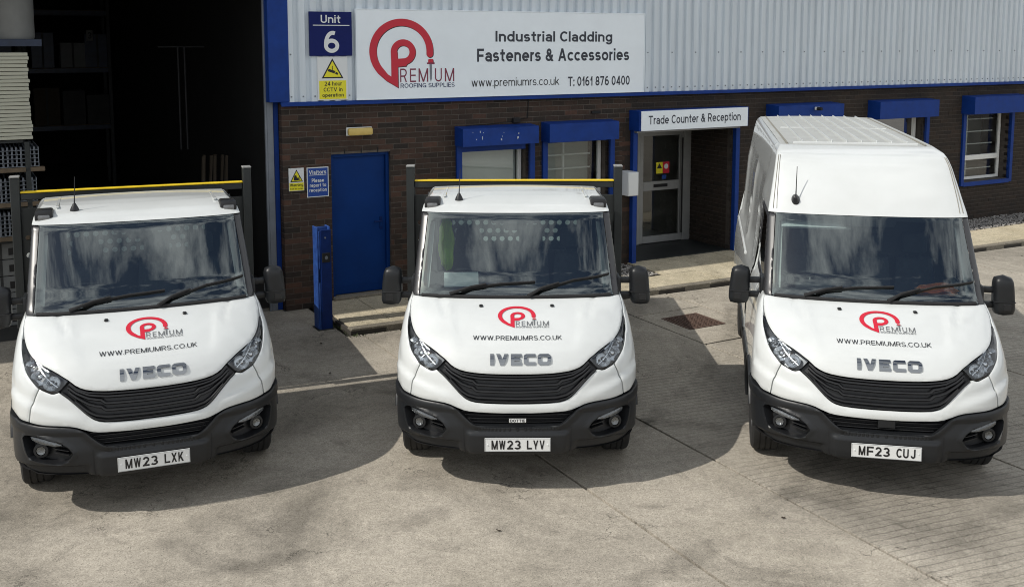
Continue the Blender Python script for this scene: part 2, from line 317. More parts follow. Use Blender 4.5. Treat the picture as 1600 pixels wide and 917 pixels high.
# ---------------------------------------------------------------- text
# a plain sans-serif drawn from strokes: L = straight stroke, A = elliptical arc (centre, radii, angles)
def _g(t):
    r = []
    for k in t.split(';'):
        k = k.split(); r.append((k[0], [float(x) for x in k[1:]]))
    return r
GLYPH = {k: _g(v) for k, v in {
 'A': 'L 0 0 .33 1;L .66 0 .33 1;H .14 .52 .28', 'C': 'A .34 .5 .34 .5 42 318', 'D': 'L 0 0 0 1;H 0 .25 1;H 0 .25 0;A .25 .5 .33 .5 -90 90',
 'E': 'L 0 0 0 1;H 0 .5 0;H 0 .46 .52;H 0 .5 1', 'F': 'L 0 0 0 1;H 0 .44 .5;H 0 .48 1', 'G': 'A .34 .5 .34 .5 42 330;H .40 .62 .43;L .64 .0 .64 .40',
 'I': 'L 0 0 0 1', 'J': 'L .40 .26 .40 1;A .20 .26 .20 .26 180 360', 'K': 'L 0 0 0 1;L .02 .36 .52 1;L .56 0 .17 .57', 'L': 'L 0 0 0 1;H 0 .48 0',
 'M': 'L 0 0 0 1;L .72 0 .72 1;L .36 0 0 1;L .36 0 .72 1', 'N': 'L 0 0 0 1;L .58 0 .58 1;L .58 0 0 1', 'O': 'A .35 .5 .35 .5 0 360',
 'P': 'L 0 0 0 1;H 0 .28 1;H 0 .28 .45;A .28 .725 .26 .275 -90 90', 'R': 'L 0 0 0 1;H 0 .28 1;H 0 .28 .46;A .28 .73 .26 .27 -90 90;L .54 0 .32 .46',
 'S': 'A .28 .745 .25 .255 25 268;A .28 .25 .28 .25 88 -158', 'T': 'H 0 .60 1;L .30 0 .30 1', 'U': 'L 0 .28 0 1;L .56 .28 .56 1;A .28 .28 .28 .28 180 360',
 'V': 'L .32 0 0 1;L .32 0 .64 1', 'W': 'L .22 0 0 1;L .22 0 .44 1;L .66 0 .44 1;L .66 0 .88 1', 'X': 'L 0 0 .58 1;L .58 0 0 1', 'Y': 'L .30 .40 0 1;L .30 .40 .60 1;L .30 0 .30 .42',
 '&': 'A .27 .78 .16 .22 0 360;L .62 0 .16 .68;A .25 .25 .25 .25 100 340;L .46 .10 .60 .44',
 '0': 'A .27 .5 .27 .5 0 360', '1': 'L .20 0 .20 1;L .0 .72 .20 .94', '2': 'A .26 .71 .26 .29 165 -30;L 0 0 .48 .56;H 0 .54 0', '3': 'A .25 .75 .23 .25 155 -92;A .25 .25 .27 .25 92 -155',
 '4': 'L .42 0 .42 1;H 0 .56 .24;L 0 .24 .42 1', '6': 'A .27 .31 .27 .31 0 360;A .33 .40 .33 .60 72 185', '7': 'H 0 .52 1;L .16 0 .52 1', '8': 'A .27 .755 .22 .245 0 360;A .27 .26 .27 .26 0 360',
 'a': 'L .46 0 .46 .50;A .23 .50 .23 .22 0 165;A .23 .20 .23 .20 0 360', 'c': 'A .27 .36 .27 .36 45 315', 'd': 'A .26 .36 .26 .36 0 360;L .52 0 .52 1', 'e': 'A .27 .36 .27 .36 0 318;H 0 .54 .36',
 'f': 'L .13 0 .13 .82;A .30 .80 .17 .20 95 180;H 0 .28 .72', 'g': 'A .26 .36 .26 .36 0 360;L .52 -.06 .52 .72;A .26 -.06 .26 .22 200 360', 'h': 'L 0 0 0 1;L .48 0 .48 .48;A .24 .48 .24 .24 0 180',
 'i': 'L 0 0 0 .72;D 0 .99', 'k': 'L 0 0 0 1;L .02 .24 .42 .72;L .46 0 .14 .40', 'l': 'L 0 0 0 1', 'm': 'L 0 0 0 .72;A .20 .48 .20 .24 0 180;L .40 0 .40 .48;A .60 .48 .20 .24 0 180;L .80 0 .80 .48',
 'n': 'L 0 0 0 .72;A .24 .48 .24 .24 0 180;L .48 0 .48 .48', 'o': 'A .27 .36 .27 .36 0 360', 'p': 'A .26 .36 .26 .36 0 360;L 0 -.28 0 .72', 'r': 'L 0 0 0 .72;A .25 .44 .25 .28 85 180',
 's': 'A .22 .53 .20 .19 25 268;A .22 .19 .22 .19 88 -155', 't': 'L .13 .14 .13 .94;A .28 .14 .15 .14 180 285;H 0 .28 .72', 'u': 'L 0 .24 0 .72;L .48 0 .48 .72;A .24 .24 .24 .24 180 360',
 'w': 'L .18 0 0 .72;L .18 0 .36 .72;L .54 0 .36 .72;L .54 0 .72 .72', '.': 'D 0 0', ':': 'D 0 0;D 0 .66'}.items()}
_gc = {}; _tc = {}
def glyph(ch, w):
    if (ch, w) in _gc: return _gc[ch, w]
    KN = [(-.28, -.28+w/2), (0, w/2), (.72, .72-w/2), (1, 1-w/2)]
    def Y(y):
        for (a, u), (b, v) in zip(KN, KN[1:]):
            if y <= b: return u+(v-u)*(y-a)/(b-a)
        return KN[-1][1]+y-1
    polys = []; h = w/2
    for k, p in GLYPH[ch]:
        if k == 'L':
            x0, y0, x1, y1 = p
            hx = h if x0 == x1 else min(h*1.9, h*math.hypot(x1-x0, Y(y1)-Y(y0))/abs(Y(y1)-Y(y0)))
            a, b = Y(y0)-h, Y(y1)+h; polys.append([(x0-hx, a), (x0+hx, a), (x1+hx, b), (x1-hx, b)])
        elif k == 'H': x0, x1, y = p; polys.append([(x0-h, Y(y)-h), (x1+h, Y(y)-h), (x1+h, Y(y)+h), (x0-h, Y(y)+h)])
        elif k == 'D': x, y = p; q = Y(y); polys.append([(x-h*1.1, q-h), (x+h*1.1, q-h), (x+h*1.1, q+h), (x-h*1.1, q+h)])
        else:
            cx, cy, rx, ry, a0, a1 = p; n = max(8, int(abs(a1-a0)/12)); Yc = (Y(cy+ry)+Y(cy-ry))/2; R_ = (Y(cy+ry)-Y(cy-ry))/2
            ring = lambda d: [(cx+(rx+d)*math.cos(R(a0+(a1-a0)*i/n)), Yc+(R_+d)*math.sin(R(a0+(a1-a0)*i/n))) for i in range(n+1)]
            o, i_ = ring(h), ring(-h)
            for j in range(n): polys.append([o[j], o[j+1], i_[j+1], i_[j]])
    V = []; E = []
    for P in polys:
        n = len(V); V += [Vector(q) for q in P]; E += [(n+i, n+(i+1) % 4) for i in range(4)]
    vo, eo, fo, *_ = delaunay_2d_cdt(V, E, [], 0, 1e-5)
    F = []
    for f in fo:
        c = sum((vo[i] for i in f), Vector((0, 0)))/len(f)
        if any(inside(c, P) for P in polys): F.append(tuple(f))
    xs = [p.x for p in vo]
    _gc[ch, w] = ([(p.x-min(xs), p.y) for p in vo], F, max(xs)-min(xs)); return _gc[ch, w]
def text_geo(s, bold=0.0):
    k = (s, bold)
    if k not in _tc:
        w = .105+2.6*bold; x = 0; v = []; f = []
        for ch in s:
            if ch == ' ': x += .38; continue
            gv, gf, gw = glyph(ch, w); n = len(v); v += [(x+p[0], p[1]) for p in gv]; f += [tuple(i+n for i in q) for q in gf]
            x += gw+(.13 if ch.isupper() or ch.isdigit() else .115)
        _tc[k] = (v, f)
    return _tc[k]
def text2d(s, x0, x1, y0, y1, bold=0.0):
    v, f = text_geo(s, bold)
    ax, bx = min(p[0] for p in v), max(p[0] for p in v); ay, by = min(p[1] for p in v), max(p[1] for p in v)
    return [(x0+(p[0]-ax)/(bx-ax)*(x1-x0), y0+(p[1]-ay)/(by-ay)*(y1-y0)) for p in v], f
def arc2d(cx, cy, r, a0, a1, n=40, sx=1): return [(cx+r*sx*math.cos(R(a0+(a1-a0)*i/n)), cy+r*math.sin(R(a0+(a1-a0)*i/n))) for i in range(n+1)]
def strip2d(A, B): n = len(A); return A+B, [(i, i+1, n+i+1, n+i) for i in range(n-1)]
def ell(V, F): return V, F
def tri2d(loops):
    """triangulate a polygon with holes (loops[0] outer)"""
    V = []; E = []
    for L in loops:
        n = len(V); V += [Vector(p) for p in L]; E += [(n+i, n+(i+1) % len(L)) for i in range(len(L))]
    vo, eo, fo, *_ = delaunay_2d_cdt(V, E, [], 0, 1e-6)
    F = []
    for f in fo:
        c = sum((vo[i] for i in f), Vector((0, 0)))/len(f)
        if inside(c, loops[0]) and not any(inside(c, h) for h in loops[1:]): F.append(tuple(f))
    return [tuple(p) for p in vo], F
def inside(p, L):
    x, y = p[0], p[1]; r = False; j = len(L)-1
    for i in range(len(L)):
        a, b = L[i], L[j]
        if (a[1] > y) != (b[1] > y) and x < (b[0]-a[0])*(y-a[1])/(b[1]-a[1])+a[0]: r = not r
        j = i
    return r
def union2d(polys, holes=()):
    """one triangulated sheet from overlapping polygons; each item may be (outer, hole)"""
    V = []; E = []
    for P in polys:
        for L in (P if isinstance(P, tuple) else (P,)):
            n = len(V); V += [Vector(q) for q in L]; E += [(n+i, n+(i+1) % len(L)) for i in range(len(L))]
    vo, eo, fo, *_ = delaunay_2d_cdt(V, E, [], 0, 1e-6); F = []
    for f in fo:
        c = sum((vo[i] for i in f), Vector((0, 0)))/len(f)
        if any((inside(c, P[0]) and not inside(c, P[1])) if isinstance(P, tuple) else inside(c, P) for P in polys): F.append(tuple(f))
    return [tuple(p) for p in vo], F
_lp = []
def logo_parts():
    """the round P emblem in units of its outer radius: list of (material key, verts, faces)"""
    if _lp: return _lp
    P = _lp
    o = arc2d(0, 0, 1, -5, 222, 56); i = arc2d(0, 0, .78, -5, 222, 56)
    o += [(-.50, -.89), (-.12, -1.12)]; i += [(-.44, -.70), (-.32, -.78)]
    out_ = arc2d(.045, -.02, .39, 180, -90, 44)+[(-.13, -.46), (-.335, -.3)]
    hole = arc2d(.045, -.02, .195, 180, -90, 30)+[(-.14, -.225)]
    out_ = [(x, y if y > -.4 else -.46+(y+.41)*.3) for x, y in out_]
    P.append(('red',)+union2d([o+i[::-1], arc2d(.887, -.078, .11, -180, 0, 12)+[(.95, -.02), (.80, -.02)], [(-.335, 0), (-.14, 0), (-.125, -.4), (-.12, -1.12), (-.335, -.80)], (out_, hole)]))
    for s, a, b in (('R', -.06, .15), ('E', .25, .44), ('M', .52, .83), ('U', 1.05, 1.27), ('M', 1.37, 1.68)):
        P.append(('maroon',)+text2d(s, a, b, -.95, -.53))
    P.append(('navy',)+text2d('ROOFING SUPPLIES', -.05, 1.69, -1.125, -.99, .012))
    P.append(('red', [(.84, -.24), (.99, -.24), (1.0, -.35), (.83, -.35)], [(3, 2, 1, 0)]))
    P.append(('maroon', [(.79, -.35), (1.04, -.35), (1.04, -.40), (.79, -.40)], [(3, 2, 1, 0)]))
    P.append(('gtext', [(.875, -.40), (.955, -.40), (.945, -.86), (.915, -.95), (.885, -.86)], [(4, 3, 2, 1, 0)]))
    return P

# ================================================================ place frame of the building
WA = .5088; W0 = Vector((-3.024, 13.3431, 0))
def wl(s, o, z=0): return W0+Vector((s*math.cos(WA)+o*math.sin(WA), s*math.sin(WA)-o*math.cos(WA), z))   # along, outward, up
KE = lambda s: 1.5+.040*(s-.37)                        # kerb line, outward distance
PZ = .07                                               # pavement height

# ================================================================ ground
g = MB(); g.poly([(-400, -400, -.055), (400, -400, -.055), (400, 400, -.055), (-400, 400, -.055)])
ground = tag(g.build('ground', M['conc_base'], None, smooth=False), kind='structure')
def wpoly(s): return [(W0.x, W0.y, 0)]
def slab(name, pts, z0, z1, m, parent, b=.006):
    mb = MB(); n = len(pts); c = sum((Vector(p) for p in pts), Vector((0, 0)))/n
    ins = []
    for p in pts:
        d = (c-Vector(p)); ins.append(Vector(p)+d.normalized()*b*1.4)
    w = lambda p, z: wl(p[0], p[1], z)
    v = [w(p, z0) for p in pts]+[w(p, z1-b*.6) for p in pts]+[w(p, z1) for p in ins]
    f = [tuple(range(2*n, 3*n))]
    for k in (0, n):
        f += [(k+i, k+(i+1) % n, k+n+(i+1) % n, k+n+i) for i in range(n)]
    mb.add(v, f); return mb.build(name, m, parent, ang=20)
gsp = .028
S_ED = [-22, -17.2, -12.8, -8.4, -4.0, .5, 1.78, 6.2, 10.6, 15.0, 19.4, 24]
def yard_slab(s0, s1, o0, o1, m):
    a0 = o0 if o0 is not None else KE(s0)+.006; b0 = o0 if o0 is not None else KE(s1)+.006
    slab('concrete_slab', [(s0+gsp/2, a0+gsp/2), (s0+gsp/2, o1-gsp/2), (s1-gsp/2, o1-gsp/2), (s1-gsp/2, b0+gsp/2)], -.05, 0, m, ground)
for s0, s1 in zip(S_ED, S_ED[1:]):
    m = M['conc_tined'] if s0 >= 1.7 else M['conc']
    for o0, o1 in ((9.6, 14.1), (14.1, 18.6), (18.6, 24)): yard_slab(s0, s1, o0, o1, m)
    if s1 < .4: slab('concrete_slab', [(s0+gsp/2, -.30), (s0+gsp/2, 9.59), (s1-gsp/2, 9.59), (s1-gsp/2, -.30)], -.05, 0, m, ground)
    elif s1 == .5:
        slab('concrete_slab', [(s0+gsp/2, -.30), (s0+gsp/2, 1.52), (.30, 1.52), (.30, .0), (-.02, .0), (-.02, -.30)], -.05, 0, m, ground, .001)
        slab('concrete_slab', [(s0+gsp/2, 1.521), (s0+gsp/2, 9.59), (s1-gsp/2, 9.59), (s1-gsp/2, 1.521)], -.05, 0, m, ground, .001)
    elif s0 == 1.78:                                    # bay around the drain cover
        yard_slab(1.78, 3.93, None, 9.6, m); yard_slab(3.93, s1, 3.9, 9.6, m); yard_slab(5.05, s1, None, 3.9, M['conc'])
        slab('concrete_slab', [(3.94, KE(3.9)+.01), (3.94, 2.48), (5.04, 2.48), (5.04, KE(5)+.01)], -.05, 0, M['conc'], ground)
        for q in ([(3.94, 2.50), (3.94, 3.885), (4.16, 3.885), (4.16, 2.50)], [(4.755, 2.50), (4.755, 3.885), (5.04, 3.885), (5.04, 2.50)],
                  [(4.16, 2.50), (4.16, 2.73), (4.755, 2.73), (4.755, 2.50)], [(4.16, 3.335), (4.16, 3.885), (4.755, 3.885), (4.755, 3.335)]):
            slab('concrete_surround', q, -.05, -.001, M['conc'], ground, b=.001)
    else: yard_slab(s0, s1, None, 9.6, m)
# drain cover
dc = empty('drain_cover', wl(4.457, 3.03, 0), WA, label='square rusty cast-iron drain cover set in the concrete before the entrance', cat='drain cover')
f_ = MB(); f_.box(-.29, .29, -.295, -.262, -.05, .004); f_.box(-.29, .29, .262, .295, -.05, .004); f_.box(-.29, -.262, -.262, .262, -.05, .004); f_.box(.262, .29, -.262, .262, -.05, .004)
f_.build('frame', M['iron'], dc, smooth=False)
f_ = MB(); f_.box(-.256, .256, -.256, .256, -.05, -.006)
for i in range(11):
    for j in range(11):
        x, y = -.23+i*.046, -.23+j*.046
        if (i+j) % 2: f_.box(x-.019, x+.019, y-.012, y+.012, -.006, .004)
        else: f_.box(x-.012, x+.012, y-.019, y+.019, -.006, .004)
f_.build('plate', M['iron'], dc, smooth=False)

# pavement
pv = MB(); pv.add([wl(s, o, z) for s, o in ((.36, 0), (.36, KE(.36)), (20, KE(20)), (20, 0)) for z in (-.05, PZ-.02)], [(1, 3, 5, 7), (0, 1, 3, 2), (2, 3, 5, 4), (4, 5, 7, 6)])
pave = tag(pv.build('pavement', M['conc_base'], smooth=False), kind='structure')
s = .40; k = 0
while s < 19.4:
    s1 = s+.575
    m0 = .05+.0
    if not (5.6 < s+.29 < 7.8) and s > 8.0: lo = .84
    else: lo = .006
    if not (4.9 <= s < 5.4):
        if lo < .5: slab('paving_slab', [(s+.004, lo), (s+.004, .955), (s1-.004, .955), (s1-.004, lo)], PZ-.04, PZ+random.uniform(-.003, .003), M['paving'], pave, .004)
    lo2 = .965 if lo < .5 else .84
    slab('paving_slab', [(s+.004, lo2), (s+.004, KE(s)-.145), (s1-.004, KE(s1)-.145), (s1-.004, lo2)], PZ-.04, PZ+random.uniform(-.003, .003), M['paving'], pave, .004)
    s = s1; k += 1
s = .36
while s < 19.4:
    s1 = s+.914
    slab('kerb_stone', [(s+.004, KE(s)-.138), (s+.004, KE(s)), (s1-.004, KE(s1)), (s1-.004, KE(s1)-.138)], -.05, PZ+random.uniform(-.004, .006), M['kerb'], pave, .014)
    s = s1
# gravel strip
def gravel(name, boxes, n, seed):
    rnd = random.Random(seed); mb = MB()
    for (s0, s1, o0, o1), cnt in zip(boxes, n):
        for _ in range(cnt):
            c = wl(rnd.uniform(s0, s1), rnd.uniform(o0, o1), PZ-.012+rnd.uniform(0, .022)); r = rnd.uniform(.012, .026); a = rnd.uniform(0, 6.28)
            v = []
            for k in range(5): t = a+k*1.2566; v.append(c+Vector((math.cos(t)*r*rnd.uniform(.7, 1.2), math.sin(t)*r*rnd.uniform(.7, 1.2), rnd.uniform(-.3, .3)*r)))
            v += [c+Vector((rnd.uniform(-.3, .3)*r, rnd.uniform(-.3, .3)*r, r*.75)), c-Vector((0, 0, r*.7))]
            mb.add(v, [(k, (k+1) % 5, 5) for k in range(5)]+[((k+1) % 5, k, 6) for k in range(5)])
    return tag(mb.build(name, M['gravel'], smooth=False, fixn=False), kind='stuff')
tag(gravel('gravel', [(8.0, 16.5, .03, .82), (4.75, 5.5, .03, .93)], [5200, 650], 3), label='grey gravel along the foot of the brick wall', cat='gravel')

# ================================================================ building
bld = empty('industrial_unit', W0, WA, label='brown brick industrial unit with grey ribbed cladding and blue trim', cat='building')
# local frame of the building: x along the wall, -y outwards, z up
DOOR = (.665, 1.525, 2.075)
WIN = {1: (2.62, 3.75, 1.0), 2: (4.06, 5.20, 1.0), 4: (8.60, 9.95, .80), 5: (11.05, 12.50, .80), 6: (13.66, 15.06, .83)}
REC = (5.68, 7.70, 2.30); RD = 1.12
HEAD = 2.22
openings = [(DOOR[0], DOOR[1], 0, DOOR[2]), (REC[0], REC[1], 0, REC[2])]+[(a, b, z, HEAD) for a, b, z in WIN.values()]
WL = 20.0; ZT = 2.775
bw = MB()
# mortar backing made of strips around the openings, set 7 mm behind the brick faces
def fill_rects(x0, x1, z0, z1, ops):
    xs = sorted({x0, x1, *[v for o in ops for v in o[:2] if x0 < v < x1]}); R_ = []
    for a, b in zip(xs, xs[1:]):
        c = (a+b)/2; cuts = sorted((o[2], o[3]) for o in ops if o[0] < c < o[1]); z = z0
        for p, q in cuts:
            if p > z: R_.append((a, b, z, p))
            z = max(z, q)
        if z < z1: R_.append((a, b, z, z1))
    return R_
for a, b, c, d in fill_rects(0.005, 5.59, 0, ZT, openings): bw.box(a, b, .004, .22, c, d)
bw2 = MB()
for a, b, c, d in fill_rects(5.591, WL, 0, ZT, openings): bw2.box(a, b, .004, .22, c, d)
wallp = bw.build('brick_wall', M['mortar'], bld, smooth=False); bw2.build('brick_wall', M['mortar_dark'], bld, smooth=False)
CH = .075; BL = .225
full = MB().box(-.1075, .1075, 0, .10, 0, .065).mesh('brick'); full.materials.append(M['brick'])
full_d = full.copy(); full_d.materials[0] = M['brick_dark']
singles = []; rest = MB(); rest_d = MB()
rb = random.Random(11)
course = 0
while course*CH+.01 < ZT:
    z0 = course*CH+.008; z1 = min(z0+.065, ZT)
    x = .002-(BL/2 if course % 2 else 0)
    while x < WL:
        a, b = max(x, .0), min(x+.215, WL)
        segs = [(a, b)]
        for o in openings:
            if z1 > o[2]+.01 and z0 < o[3]-.01:
                ns = []
                for p, q in segs:
                    if q <= o[0] or p >= o[1]: ns.append((p, q)); continue
                    if p < o[0]: ns.append((p, o[0]))
                    if q > o[1]: ns.append((o[1], q))
                segs = ns
        for p, q in segs:
            if q-p > .02: singles.append((p, q, z0, z1))
        x += BL
    course += 1
singles.sort(key=lambda t: t[0])
cnt = 0
for p, q, z0, z1 in singles:
    jy = rb.uniform(-.0015, .0015)
    isfull = q-p > .213 and z1-z0 > .064
    vis = p < 2.5 and not (.2 < p < .3 and z0 < 1.0)
    if cnt < 300 and isfull and vis:
        o = bpy.data.objects.new('brick', full if rb.random() > .22 else full_d); COL.objects.link(o); o.parent = wallp; o.location = ((p+q)/2, jy, z0); cnt += 1
    else:
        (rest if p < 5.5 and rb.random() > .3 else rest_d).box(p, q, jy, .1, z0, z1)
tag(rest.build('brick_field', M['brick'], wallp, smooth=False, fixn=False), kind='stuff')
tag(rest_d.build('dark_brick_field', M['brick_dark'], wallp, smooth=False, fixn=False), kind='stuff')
# brick returns: the end at the loading door and the right side of the entrance recess
def returns(name, x, y0, y1, zmax, sgn, m, parent=wallp):
    mb = MB(); k = 0
    while k*CH+.07 < zmax:
        z0 = k*CH+.008; y = y0-(BL/2 if k % 2 else 0)
        while y < y1:
            a, b = max(y, y0), min(y+.215, y1)
            if b-a > .02: mb.box(min(x, x+sgn*.09), max(x, x+sgn*.09), a, b, z0, z0+.065)
            y += BL
        k += 1
    tag(mb.build(name, m, parent, smooth=False, fixn=False), kind='stuff')
returns('brick_return', -.003, .102, .30, ZT, 1, M['brick'])
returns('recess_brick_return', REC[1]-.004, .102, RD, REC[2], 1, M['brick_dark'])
MB().box(REC[1]+.004, REC[1]+.22, .221, RD, 0, REC[2]).build('return_backing', M['mortar'], bld, smooth=False); MB().box(.005, .2, .221, .30, 0, ZT).build('return_backing', M['mortar'], bld, smooth=False)
# cladding sheets
pitch = .16; s = .02
prof = [(0, 0), (.050, 0), (.066, -.040), (.144, -.040), (.16, 0)]
sheet = MB()
nr = 6
pts = []
for i in range(nr):
    for x, y in prof[:-1]: pts.append((i*pitch+x, y))
pts.append((nr*pitch, 0))
v = []; f = []
for x, y in pts: v += [(x, y, 2.80), (x, y, 7.2)]
for i in range(len(pts)-1): f.append((2*i, 2*i+2, 2*i+3, 2*i+1))
sheet.add(v, f); sm_ = sheet.mesh('cladding_sheet')
while s < 19.2:
    o = bpy.data.objects.new('cladding_sheet', sm_); COL.objects.link(o); o.parent = bld; o.location = (s, -.012+.0015*(int(s/.96) % 2), 0)
    s += .96
sm_.materials.append(M['clad'])
fx = MB()
for zz in (2.87, 3.42, 4.55, 5.8):
    x = .02+.105
    while x < 19: fx.lathe([(0, -.006), (.011, -.006), (.011, 0)], (x, -.054, zz), 'y', 8); x += pitch*(1 if zz < 3 else 3)
tag(fx.build('cladding_fixings', M['jamb'], bld), kind='stuff')
# flashings and door surround
mb = MB(); mb.box(-.02, WL, -.075, .0, 2.768, 2.800, .004); mb.box(-.02, WL, -.082, -.070, 2.745, 2.785, .003); mb.build('sill_flashing', M['blue'], bld)
mb = MB(); mb.box(-.17, .10, -.062, .12, 2.802, 7.2, .006); mb.build('corner_flashing', M['blue'], bld)
mb = MB(); mb.box(-.075, -.008, .12, .30, 0, 2.80, .004); mb.build('jamb_plate', M['blue'], bld)
mb = MB(); mb.box(-.165, -.08, .10, .24, 0, 4.6, .006); mb.box(-.19, -.165, .10, .13, 0, 4.6, .003); mb.build('door_guide', M['jamb'], bld)
mb = MB(); mb.box(-9, .1, -.05, .25, 4.75, 7.2); mb.box(-9, -6.2, -.05, .25, 0, 4.75); mb.build('front_cladding', M['clad'], bld, smooth=False)
# roof and hidden walls of the unit: keep the inside dark and cast the building's shade
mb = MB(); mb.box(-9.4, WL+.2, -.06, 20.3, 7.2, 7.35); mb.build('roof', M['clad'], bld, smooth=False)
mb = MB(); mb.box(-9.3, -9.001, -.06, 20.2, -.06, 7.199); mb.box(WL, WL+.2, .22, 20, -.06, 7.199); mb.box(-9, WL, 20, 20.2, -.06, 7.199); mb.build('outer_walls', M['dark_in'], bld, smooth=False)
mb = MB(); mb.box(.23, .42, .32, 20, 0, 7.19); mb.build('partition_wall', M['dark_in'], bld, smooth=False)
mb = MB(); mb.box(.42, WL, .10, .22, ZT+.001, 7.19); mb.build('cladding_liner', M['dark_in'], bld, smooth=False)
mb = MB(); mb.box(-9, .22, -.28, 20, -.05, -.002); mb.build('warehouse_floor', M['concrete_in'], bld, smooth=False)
# office rooms behind the windows
mb = MB(); mb.box(1.8, 5.5, 4.0, 4.1, -.02, 2.9); mb.box(7.95, WL, 4.6, 4.7, -.02, 2.9); mb.box(1.8, 5.5, .22, 4.0, 2.62, 2.72); mb.box(7.95, WL, .22, 4.6, 2.62, 2.72); mb.box(.43, WL, .23, 4.7, -.04, .0)
mb.box(5.5, 5.6, .23, 4.6, 0, 2.9); mb.box(7.95, 8.05, 1.3, 4.6, 0, 2.9); mb.box(1.7, 1.8, .23, 4, 0, 2.9); mb.build('office_walls', M['room'], bld, smooth=False)

# blue personnel door
d = tag(MB().box(DOOR[0]+.05, DOOR[1]-.05, .10, .14, .115, DOOR[2]-.05, .003).build('door', M['bluedoor'], bld), label='plain flush blue steel door')
mb = MB(); mb.box(DOOR[0]+.002, DOOR[0]+.048, .055, .16, .10, DOOR[2]-.002, .003); mb.box(DOOR[1]-.048, DOOR[1]-.002, .055, .16, .10, DOOR[2]-.002, .003); mb.box(DOOR[0]+.048, DOOR[1]-.048, .055, .16, DOOR[2]-.048, DOOR[2]-.002, .003)
mb.build('frame', M['bluedoor'], d)
mb = MB(); mb.box(DOOR[0]+.06, DOOR[1]-.06, .098, .1005, .22, .225); mb.box(DOOR[1]-.13, DOOR[1]-.10, .085, .10, 1.02, 1.08, .004); mb.build('lock', M['bluedoor'], d)
mb = MB(); mb.box(DOOR[0]-.01, DOOR[1]+.01, -.06, .2, .03, .105, .008); mb.build('threshold', M['kerb'], bld)
for zz in (.35, 1.05, 1.80): MB().box(DOOR[0]+.044, DOOR[0]+.058, .080, .098, zz-.05, zz+.05, .003).build('hinge', M['bluedoor'], d)
mb = MB(); mb.box(DOOR[1]-.135, DOOR[1]-.095, .090, .0985, .98, 1.16, .004); mb.tube([(DOOR[1]-.115, .090, 1.10), (DOOR[1]-.115, .050, 1.10), (DOOR[1]-.23, .048, 1.10)], .009, 8); mb.build('lever_handle', M['blue_dk'], d)
MB().box(3.46, 3.58, -.055, .0, 2.40, 2.475, .006).build('junction_box', M['black'], bld); MB().tube([(3.58, -.012, 2.455), (3.72, -.012, 2.462), (3.74, -.012, 2.74)], .006, 6).build('cable', M['black'], bld); MB().tube([(3.46, -.012, 2.42), (3.0, -.012, 2.395), (2.7, -.012, 2.39)], .005, 6).build('cable', M['black'], bld)
MB().box(4.86, 5.02, -.03, .0, 2.49, 2.53, .004).build('junction_box', M['black'], bld)
mb = MB()                                              # soldier joint marks over the door
for x in (.86, 1.10, 1.34): mb.box(x-.006, x+.006, -.004, .02, DOOR[2]+.004, DOOR[2]+.068)
mb.build('lintel_joints', M['black'], bld, smooth=False)

# windows
def window(n, kind):
    a, b, zb = WIN[n]
    w = bpy.data.objects.new('window', None); COL.objects.link(w); w.parent = bld; w.location = (a, 0, zb)
    W_, H_ = b-a, HEAD-zb
    rv = .19
    # blue guide rails on the face and lining of the opening
    mb = MB(); mb.box(-.085, .0, -.045, .03, -.07, H_+.02, .004); mb.box(W_, W_+.085, -.045, .03, -.07, H_+.02, .004)
    mb.box(-.0, W_, -.045, .03, -.085, -.004, .004); mb.build('shutter_rail', M['blue'], w)
    mb = MB(); mb.box(0.002, W_-.002, .035, .21, -.03, -.002, .003); mb.build('sill', M['paving'], w)
    fr = MB(); t = .055; x0, x1, z0, z1 = .02, W_-.02, .01, H_-.02
    fr.box(x0, x0+t, rv, rv+.06, z0, z1, .004); fr.box(x1-t, x1, rv, rv+.06, z0, z1, .004); fr.box(x0+t, x1-t, rv, rv+.06, z0, z0+t, .004); fr.box(x0+t, x1-t, rv, rv+.06, z1-t, z1, .004)
    if kind == 'bars': fr.box(x0+t, x1-t, rv-.004, rv+.06, .40, .50, .004)
    fr.build('frame', M['upvc'], w)
    MB().poly([(x0+t, rv+.03, z0+t), (x1-t, rv+.03, z0+t), (x1-t, rv+.03, z1-t), (x0+t, rv+.03, z1-t)]).build('pane', M['winglass'], w, smooth=False)
    if kind == 'blind': MB().box(x0+t, x1-t, rv+.09, rv+.10, z0+t, z1-t).build('blind', M['blind'], w, smooth=False)
    if kind in ('bars', 'thin'):
        nb = 5
        for i in range(nb):
            z = z0+t+(z1-z0-2*t)*(i+.6)/nb
            MB().tube([(x0+t, rv+.085, z), (x1-t-.1, rv+.085, z)], .013, 8).build('security_bar', M['upvc'], w)
        MB().tube([(x0+t+.42, rv+.135, z0+t), (x0+t+.42, rv+.135, z1-t)], .022, 8).build('upright_bar', M['upvc'], w)
    if kind == 'thin': MB().box(x0+t, x1-t, rv+.30, rv+.31, z0+t, z1-t).build('blind', M['blind'], w, smooth=False)
    return w
